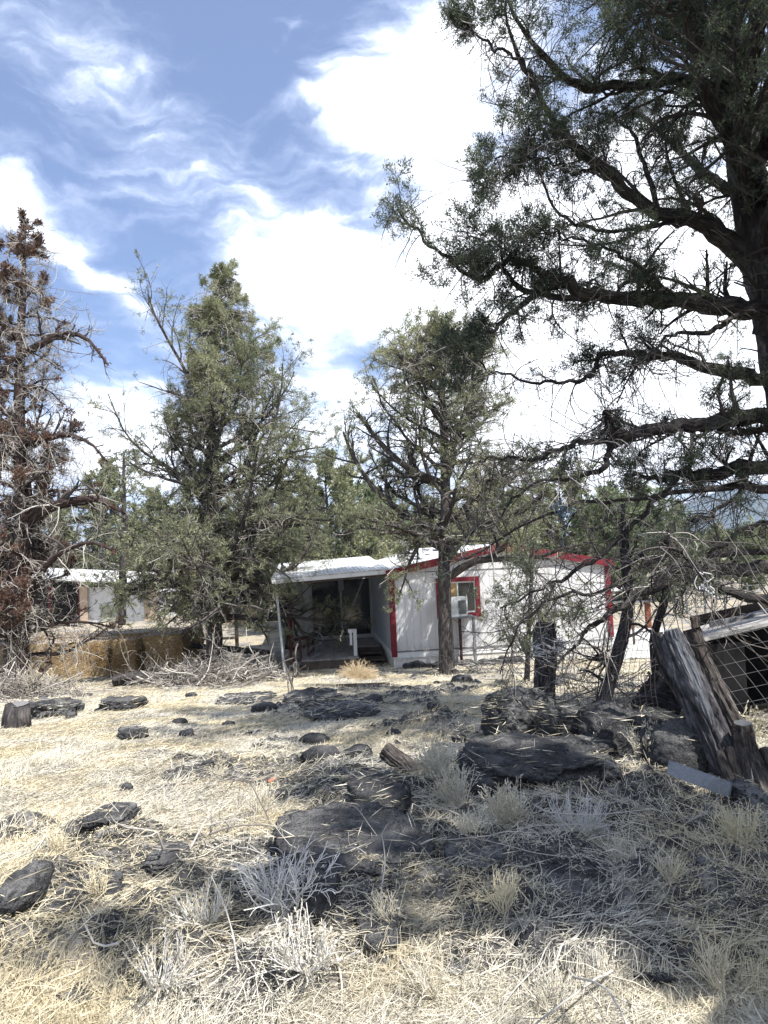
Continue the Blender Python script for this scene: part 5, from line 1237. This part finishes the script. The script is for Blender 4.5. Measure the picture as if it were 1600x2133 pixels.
# ------------------------------------------------------------------ animal shelter and wire at the right
sh = thing('animal_shelter', gp(1560, 7.4), 'low dark timber shelter with a pale slanting roof sheet behind the wire panel', 'shelter')
fl = up_(1432, 1338, 7.0); fr_ = up_(1720, 1268, 6.9); bl = up_(1462, 1303, 8.4); br = up_(1700, 1240, 8.6)
def slab(mb, a, b_, c, d_, t=.03):
    v = np.array([a, b_, c, d_]); n = np.cross(v[1]-v[0], v[3]-v[0]); n /= np.linalg.norm(n); w = v-n*t
    mb.add(np.concatenate([v, w]), [[0, 1, 2, 3], [7, 6, 5, 4], [0, 4, 5, 1], [1, 5, 6, 2], [2, 6, 7, 3], [3, 7, 4, 0]])
b = MB(); slab(b, fl, fr_, br, bl); part(b, 'roof_sheet', m_flat('dusty_sheet', (.40, .38, .35), .9, .3, 5, dirt=(.18, .16, .14)), sh)
b = MB(); b.bar(up_(1440, 1296, 8.5), up_(1720, 1236, 8.6), .03, .13); part(b, 'beam', WEATHB, sh)
b = MB(); b.bar(up_(1480, 1305, 7.9), up_(1720, 1262, 7.9), .05, .11); part(b, 'beam', WEATH, sh)
b = MB(); b.bar(up_(1447, 1285, 8.1), up_(1452, 1325, 8.1), .08, .06); part(b, 'short_post', WEATHB, sh)
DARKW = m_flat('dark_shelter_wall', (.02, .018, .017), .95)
gl = up_(1440, 1345, 7.05); gb = up_(1470, 1310, 8.35); g0 = g1(gl[0], gl[1])-.1
rd_ = up_(1740, 1300, 7.0); 
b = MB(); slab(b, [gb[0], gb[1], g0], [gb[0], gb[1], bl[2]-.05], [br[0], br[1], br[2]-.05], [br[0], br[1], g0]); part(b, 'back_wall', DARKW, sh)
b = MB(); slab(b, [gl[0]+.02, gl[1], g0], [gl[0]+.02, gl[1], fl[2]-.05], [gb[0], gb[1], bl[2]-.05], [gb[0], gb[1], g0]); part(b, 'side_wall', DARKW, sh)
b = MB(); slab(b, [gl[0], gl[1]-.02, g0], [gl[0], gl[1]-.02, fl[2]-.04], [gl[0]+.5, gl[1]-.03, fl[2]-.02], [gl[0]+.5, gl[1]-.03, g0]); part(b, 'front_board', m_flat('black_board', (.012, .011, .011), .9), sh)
def wiregrid(O, U, V, nu, nv, r, sag=0.0, seed=0, mb=None, wob=.004):
    """welded wire: lines along U and V from corner O; U, V full side vectors"""
    b = mb or MB(); rng = np.random.default_rng(seed); n = 14; O = np.array(O); U = np.array(U); V = np.array(V)
    nrm = np.cross(U, V); nrm /= np.linalg.norm(nrm)
    def S(u, v): return O+np.outer(u, U)+np.outer(v, V)+np.outer(sag*np.sin(u*5+v*2)*.5+sag*np.cos(v*4.3+1), nrm)
    for i in range(nu+1):
        v = np.linspace(0, 1, n); b.tubes(S(np.full(n, i/nu)+rng.normal()*wob, v), np.full(n, r), 4)
    for j in range(nv+1):
        u = np.linspace(0, 1, n*2); b.tubes(S(u, np.full(n*2, j/nv)+rng.normal()*wob), np.full(n*2, r), 4)
    return b
WIRE = m_flat('galvanised_wire', (.17, .165, .16), .5, .1, 9, .5); WIRER = m_flat('rusty_wire', (.17, .13, .115), .7)
O_ = up_(1398, 1352, 6.5); U_ = up_(1720, 1280, 6.3)-O_; V_ = up_(1530, 1530, 6.2)-O_
o = wiregrid(O_, U_, V_, 13, 7, .0015, .03, 3).build('leaning_mesh', WIRE, None); tag(o, 'grey welded wire mesh leaning in front of the dark shelter', 'wire panel')
A_ = up_(1133, 1345, 8.2); B_ = up_(1375, 1330, 6.6); C_ = up_(1133, 1500, 8.2)
o = wiregrid(A_, B_-A_, C_-A_, 26, 8, .0020, .05, 5).build('wire_fence', WIRER, None); tag(o, 'thin rusty field fence wire between the upright post and the leaning posts', 'fence')
A_ = up_(1225, 1508, 6.9); B_ = up_(1415, 1520, 6.5); C_ = up_(1250, 1585, 6.35)
o = wiregrid(A_, B_-A_, C_-A_, 12, 4, .0024, .07, 7, wob=.012).build('chicken_wire', m_flat('rust_grey_wire', (.30, .25, .22), .7), None); tag(o, 'loose mesh wire draped over the pair of black boulders', 'wire mesh')
# rope ends hanging in the big juniper
rng = np.random.default_rng(12)
b = MB(); c = up_(1168, 1040, 6.72)
b.tubes(np.stack([np.full(16, c[0])+rng.normal(size=16)*.006, np.full(16, c[1]), c[2]-np.linspace(-.02, .46, 16)], 1), np.full(16, .005), 5)
for i in range(14): q = c+[0, 0, -.12]+np.cumsum(rng.normal(size=(12, 3))*.022, 0); b.tubes(q, np.full(12, .005), 4)
o = b.build('hanging_rope', m_flat('blue_grey_rope', (.13, .19, .25), .9), None); tag(o, 'frayed blue grey rope hanging from a branch above the roof', 'rope')
b = MB(); c = up_(1447, 1140, 5.62)
b.tubes(np.stack([c[0]+.02*np.sin(np.arange(20)*.7), np.full(20, c[1]), c[2]-np.linspace(-.05, .36, 20)], 1), np.full(20, .004), 5)
for i in range(8): q = c+[.05, 0, -.33]+np.cumsum(rng.normal(size=(12, 3))*.02, 0); b.tubes(q, np.full(12, .004), 4)
o = b.build('hanging_rope', m_flat('white_rope', (.6, .6, .6), .9), None); tag(o, 'white rope with a tangled end tied to the limb above the shelter', 'rope')
b = MB(); c = G(572, 1642); v, f = rock_mesh((0, 0, .012), (.05, .03, .012), 640, .4, .5, 2, 0, 3, .3); b.add(v, f); o = b.build('torn_rag', m_flat('faded_orange', (.50, .17, .11), .8), None); o.location = tuple(c); tag(o, 'small faded orange rag lying in the straw', 'rag')

# ------------------------------------------------------------------ right side beyond the home
b = MB(); q = [up_(1262, 1290, 26), up_(1275, 1290, 17.2), up_(1420, 1290, 17.2), up_(1390, 1290, 26)]
q = [np.array([p[0], p[1], -1.66]) for p in (q[1], q[2], q[3], q[0])]; slab(b, *q, t=.25); o = b.build('concrete_pad', m_flat('pale_concrete', (.46, .45, .42), .9, .15, 3), None); tag(o, kind='structure')
aw = thing('small_awning', gp(1292, 22), 'small pale flat awning on thin posts beyond the right end of the home', 'awning')
b = MB(); a0 = up_(1258, 1230, 22); b.box((a0[0], a0[1], a0[2]-.04), (a0[0]+.95, a0[1]+1.2, a0[2]+.04)); part(b, 'awning_sheet', WHITE_T, aw)
for dx in (.06, .88):
    b = MB(); b.bar((a0[0]+dx, a0[1]+.1, -1.8), (a0[0]+dx, a0[1]+.1, a0[2]-.05), .06, .06); part(b, 'awning_post', WEATHB, aw)
RUST = m_flat('rust_brown_post', (.17, .055, .028), .85, .3, 8)
fe = thing('rail_fence', gp(1340, 26), 'wooden fence rail on rust brown posts beyond the dead stem', 'fence')
for px in (1352, 1312, 1268):
    b = MB(); p = gp(px, 26); b.bar(p-[0, 0, .1], p+[0, 0, 1.05], .17, .17); part(b, 'fence_post', RUST, fe)
b = MB(); p = gp(1262, 26.2); r = gp(1364, 25.8); b.bar(p+[0, 0, 1.08], r+[0, 0, 1.08], .10, .06); part(b, 'rail', WEATH, fe)
wf = thing('wire_fence', gp(1450, 31), 'far wire fence with pale thin posts across the yellow field at the right', 'fence')
xs_ = [1408, 1432, 1470, 1512, 1560, 1610]
for px in xs_:
    b = MB(); p = gp(px, 31); b.bar(p-[0, 0, .1], p+[0, 0, 1.25], .07, .07); part(b, 'fence_post', WEATH, wf)
b = MB()
for h in (.3, .6, .9, 1.15): p = gp(1380, 31); r = gp(1640, 31); b.tubes([p+[0, 0, h], (p+r)/2+[0, 0, h-.03], r+[0, 0, h]], np.full(3, .012), 4)
part(b, 'fence_wire', WIRE, wf)

# ------------------------------------------------------------------ left side: hay, sheds, bales, rail
HAY = m_leaf('hay_stalk', [(0, (.09, .055, .028)), (.4, (.24, .155, .075)), (.75, (.44, .32, .17)), (1, (.58, .47, .30))], .1)
def m_hay():
    def fn(N, b):
        p = pos(N); n = N.noise(N.mapping(p, scale=(10, 10, 24)), 1.5, 6, .7, .6); n2 = N.noise(p, 1.2, 3)
        c = N.ramp(n, [(.3, (.12, .08, .045)), (.5, (.36, .26, .14)), (.72, (.62, .49, .30))])
        c = N.mix(N.smooth(n2, .45, .65), c, N.mix(1.0, c, (.65, .58, .5), 'MULTIPLY'))
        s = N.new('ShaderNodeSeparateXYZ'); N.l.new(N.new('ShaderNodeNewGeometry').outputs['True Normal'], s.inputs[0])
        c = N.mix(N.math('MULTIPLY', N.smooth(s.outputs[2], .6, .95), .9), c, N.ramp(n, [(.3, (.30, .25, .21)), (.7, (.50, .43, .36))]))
        N.l.new(c, b.inputs['Base Color']); bump(N, b, n, 1.0, .05)
    return mat('hay', fn, .95, .1)
HAYM = m_hay()
def bale(cx, cy, z0, L, Wd, H, rz, seed, label):
    rng = np.random.default_rng(seed); import bmesh
    bm = bmesh.new(); bmesh.ops.create_cube(bm, size=1.0); bmesh.ops.subdivide_edges(bm, edges=bm.edges[:], cuts=22, use_grid_fill=True)
    v = np.array([x.co[:] for x in bm.verts]); f = np.array([[q.index for q in x.verts] for x in bm.faces]); bm.free()
    c = np.abs(v*2); rnd = np.maximum(0, np.sort(c, 1)[:, 1]-.86)*.5; v = v*(1-rnd[:, None]*.35)
    v = v*[L, Wd, H]; v = v*(1+.045*fbm(v*2.3+seed, 4, seed, .6))[:, None]; v[:, 0] += .03*np.sin(v[:, 2]*9)
    b = MB(); b.add(v, f); root = empty('hay_bale', (cx, cy, z0+H/2), rz); tag(root, label, 'hay bale', 'hay bales stacked at the left')
    b.build('bale_body', HAYM, root, smooth=True, uv=False)
    n = 2600; i = rng.integers(0, len(v), n); O = v[i]; D = unit(O/[L, Wd, H])*.4+rng.normal(size=(n, 3))*.6
    fb = MB(); fb.kites(O, D, .05+.12*rng.random(n), .016, rng, np.clip(.15+.75*rng.random(n), 0, 1)); fb.build('loose_stalks', HAY, root, uv=False)
hb = up_(375, 1390, 20.6); zg = -1.78; X = hb[0]
bale(X-.62, 20.9+.62, zg, 1.15, 1.25, 1.20, .06, 1, 'hay bale at the right end of the stack with a sunlit ragged end')
bale(X-1.62, 20.6+.62, zg, .72, 1.25, 1.12, -.05, 2, 'narrow golden hay bale left of the dark gap in the stack')
bale(X-3.35, 20.75+.62, zg, 2.45, 1.25, 1.12, .01, 3, 'long brown hay bale in the shaded middle of the front row')
bale(X-5.90, 20.8+.62, zg, 2.45, 1.25, 1.12, .0, 4, 'long hay bale at the left end of the front row behind the tree trunk')
bale(X-1.25, 22.3+.62, zg, 2.4, 1.3, 1.16, .02, 5, 'hay bale in the second row behind the right end bale')
bale(X-3.75, 22.2+.62, zg, 2.4, 1.3, 1.13, -.01, 6, 'hay bale in the middle of the second row')
bale(X-6.25, 22.3+.62, zg, 2.4, 1.3, 1.13, .01, 7, 'hay bale at the left end of the second row')
def wbox(mb, px0, px1, py0, py1, d, dep, t=0):
    a = up_(px0, (py0+py1)/2, d); c = up_(px1, (py0+py1)/2, d); zt = up_((px0+px1)/2, py0, d)[2]; zb = up_((px0+px1)/2, py1, d)[2]
    mb.box((a[0], d, zb), (c[0], d+dep, zt))
SHW = m_flat('pale_shed_metal', (.55, .56, .57), .6, .1, 2, dirt=(.40, .36, .30)); TAN = m_flat('tan_panel', (.42, .32, .24), .85, .2, 2)
s1 = thing('metal_shed', gp(230, 40), 'low pale metal shed with tan panels and an open dark bay at its left', 'shed')
b = MB(); wbox(b, 168, 300, 1222, 1300, 40, 4); part(b, 'wall', SHW, s1)
b = MB(); wbox(b, 300, 326, 1222, 1298, 39.9, .1); part(b, 'tan_panel', TAN, s1)
b = MB(); wbox(b, 166, 182, 1222, 1300, 39.8, .1); part(b, 'tan_panel', TAN, s1)
b = MB(); wbox(b, 210, 244, 1262, 1298, 39.9, .06); part(b, 'door', m_flat('grey_green_door', (.30, .31, .25), .8), s1)
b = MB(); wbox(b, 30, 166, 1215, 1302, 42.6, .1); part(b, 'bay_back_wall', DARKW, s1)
for px in (36, 100, 163):
    b = MB(); wbox(b, px, px+5, 1205, 1302, 39.9, .14); part(b, 'bay_post', m_flat('dark_red_shed_post', (.10, .02, .02), .8), s1)
b = MB(); slab(b, up_(20, 1200, 39), up_(332, 1216, 39), up_(330, 1192, 44.5), up_(30, 1180, 44.5), .10); part(b, 'roof_sheet', ROOF_M, s1)
s2 = thing('storage_shed', gp(350, 42), 'small white storage shed with a grey door between the long shed and the trunk', 'shed')
b = MB(); wbox(b, 328, 366, 1232, 1292, 42, 3); part(b, 'wall', SHW, s2)
b = MB(); wbox(b, 366, 394, 1236, 1291, 42.2, 3); part(b, 'door', m_flat('slate_door', (.12, .14, .16), .7), s2)
b = MB(); slab(b, up_(324, 1232, 41.7), up_(398, 1234, 41.7), up_(394, 1224, 45.5), up_(326, 1222, 45.5), .08); part(b, 'roof_sheet', ROOF_M, s2)
b = MB(); wbox(b, 408, 428, 1244, 1286, 42, .8); wbox(b, 412, 424, 1238, 1244, 42.1, .5); o = b.build('white_cabinet', SHW, None); tag(o, 'white upright cabinet standing left of the dense junipers trunk', 'cabinet')
for (px, py, sd) in ((479, 1268, 1), (506, 1270, 2)):
    c = up_(px, py, 36); th = np.linspace(0, 2*pi, 25)[:-1]; b = MB(); b.tubes([[c[0], 35.4, -1.75+.62], [c[0], 35.5, -1.75+.64], [c[0], 36.5, -1.75+.64], [c[0], 36.6, -1.75+.62]], [.60, .66, .66, .60], 24, cap=True, rough=.05)
    o = b.build('round_bale', m_flat('pale_straw_bale', (.46, .36, .24), .95, .25, 5), None); tag(o, ['left one of the two tan round bales right of the dense junipers trunk', 'right one of the two tan round bales right of the dense junipers trunk'][sd-1], 'round bale', 'tan round bales')
rl = thing('rail_fence', gp(450, 26.5), 'low dark rail on short posts behind the dense junipers trunk', 'fence')
for px in (401, 494):
    b = MB(); p = gp(px, 26.5); b.bar(p-[0, 0, .1], p+[0, 0, .55 if px < 450 else 1.6], .12, .12); part(b, 'fence_post', WEATHB, rl)
b = MB(); b.bar(gp(396, 26.4)+[0, 0, .35], gp(496, 26.4)+[0, 0, .35], .05, .09); part(b, 'rail', WEATHB, rl)

# ------------------------------------------------------------------ far woods, hills, air
rng = np.random.default_rng(404); N_ = 1500
y = 62+rng.random(N_)**1.5*520; x = (rng.random(N_)*2-1)*y*.75; z = gz(x, y); h = 2.0+2.2*rng.random(N_)
nb = 40; O = np.repeat(np.stack([x, y, z], 1), nb, 0); hh = np.repeat(h, nb); t = rng.random(N_*nb); a = rng.random(N_*nb)*6.28; r = hh*.36*np.sqrt(rng.random(N_*nb))*(1.05-t*.85)
O = O+np.stack([r*np.cos(a), r*np.sin(a), hh*(.06+.94*t)], 1)
b = MB(); b.kites(O, rng.normal(size=O.shape)+[0, 0, .5], .9+.5*rng.random(len(O)), .5, rng, np.clip(np.repeat(rng.random(N_), nb)*.5+.5*rng.random(len(O)), 0, 1))
o = b.build('far_woods', LEAF_G, None, uv=False); tag(o, 'distant juniper woods across the valley floor', 'woods', kind='stuff')
xs = np.linspace(-4200, 5200, 260); ys = np.linspace(2300, 4300, 40); X_, Y_ = np.meshgrid(xs, ys); xf = X_.ravel(); yf = Y_.ravel()
pk_ = 1560; prof_ = 120*np.exp(-((xf-pk_)/380)**2)+150*np.exp(-((xf-2350)/700)**2)+45*np.exp(-((xf+400)/1500)**2)+60*np.exp(-((xf+3000)/800)**2)
cr = np.exp(-((yf-3000)/420)**2); zf = (prof_+18*fbm2(xf, yf, .003, 4, 5)+10)*cr*1.18-6*(1-cr)
n0, n1 = X_.shape; idx = np.arange(n0*n1).reshape(n0, n1); f = np.stack([idx[:-1, :-1], idx[:-1, 1:], idx[1:, 1:], idx[1:, :-1]], -1).reshape(-1, 4)
b = MB(); b.add(np.stack([xf, yf, zf], 1), f)
def hfn(N, bb):
    n = N.noise(pos(N), .02, 6, .7); N.l.new(N.ramp(n, [(.35, (.03, .042, .025)), (.55, (.06, .075, .045)), (.75, (.16, .14, .09))]), bb.inputs['Base Color'])
o = b.build('hills', mat('wooded_hill', hfn, 1.0, 0), None, smooth=True, uv=False); tag(o, kind='structure')
stem_tree('juniper_tree', [(254, 1302, 30, 8), (255, 1260, 30, 7.5), (255, 1215, 30, 7), (257, 1120, 30, 6), (258, 1020, 30, 4), (258, 940, 30, 2)],
          'slim juniper with a dark straight trunk standing in front of the pale shed', BARK_D, 34, 2.6, LEAF_G, 310, tl=.16, tw=.045, lt=.1)

b = MB(); b.box((-4400, -60, -80), (5400, 4600, 260)); o = b.build('haze', None, None); tag(o, 'thin blue summer haze over the valley', 'haze', kind='stuff')
hm = bpy.data.materials.new('haze'); hm.use_nodes = True; N = NT(hm.node_tree); N.n.clear(); ho = N.new('ShaderNodeOutputMaterial'); pv = N.new('ShaderNodeVolumePrincipled')
pv.inputs['Color'].default_value = (.62, .74, .95, 1); pv.inputs['Density'].default_value = .00022; pv.inputs['Anisotropy'].default_value = .2
N.l.new(pv.outputs[0], ho.inputs['Volume']); o.data.materials.append(hm)
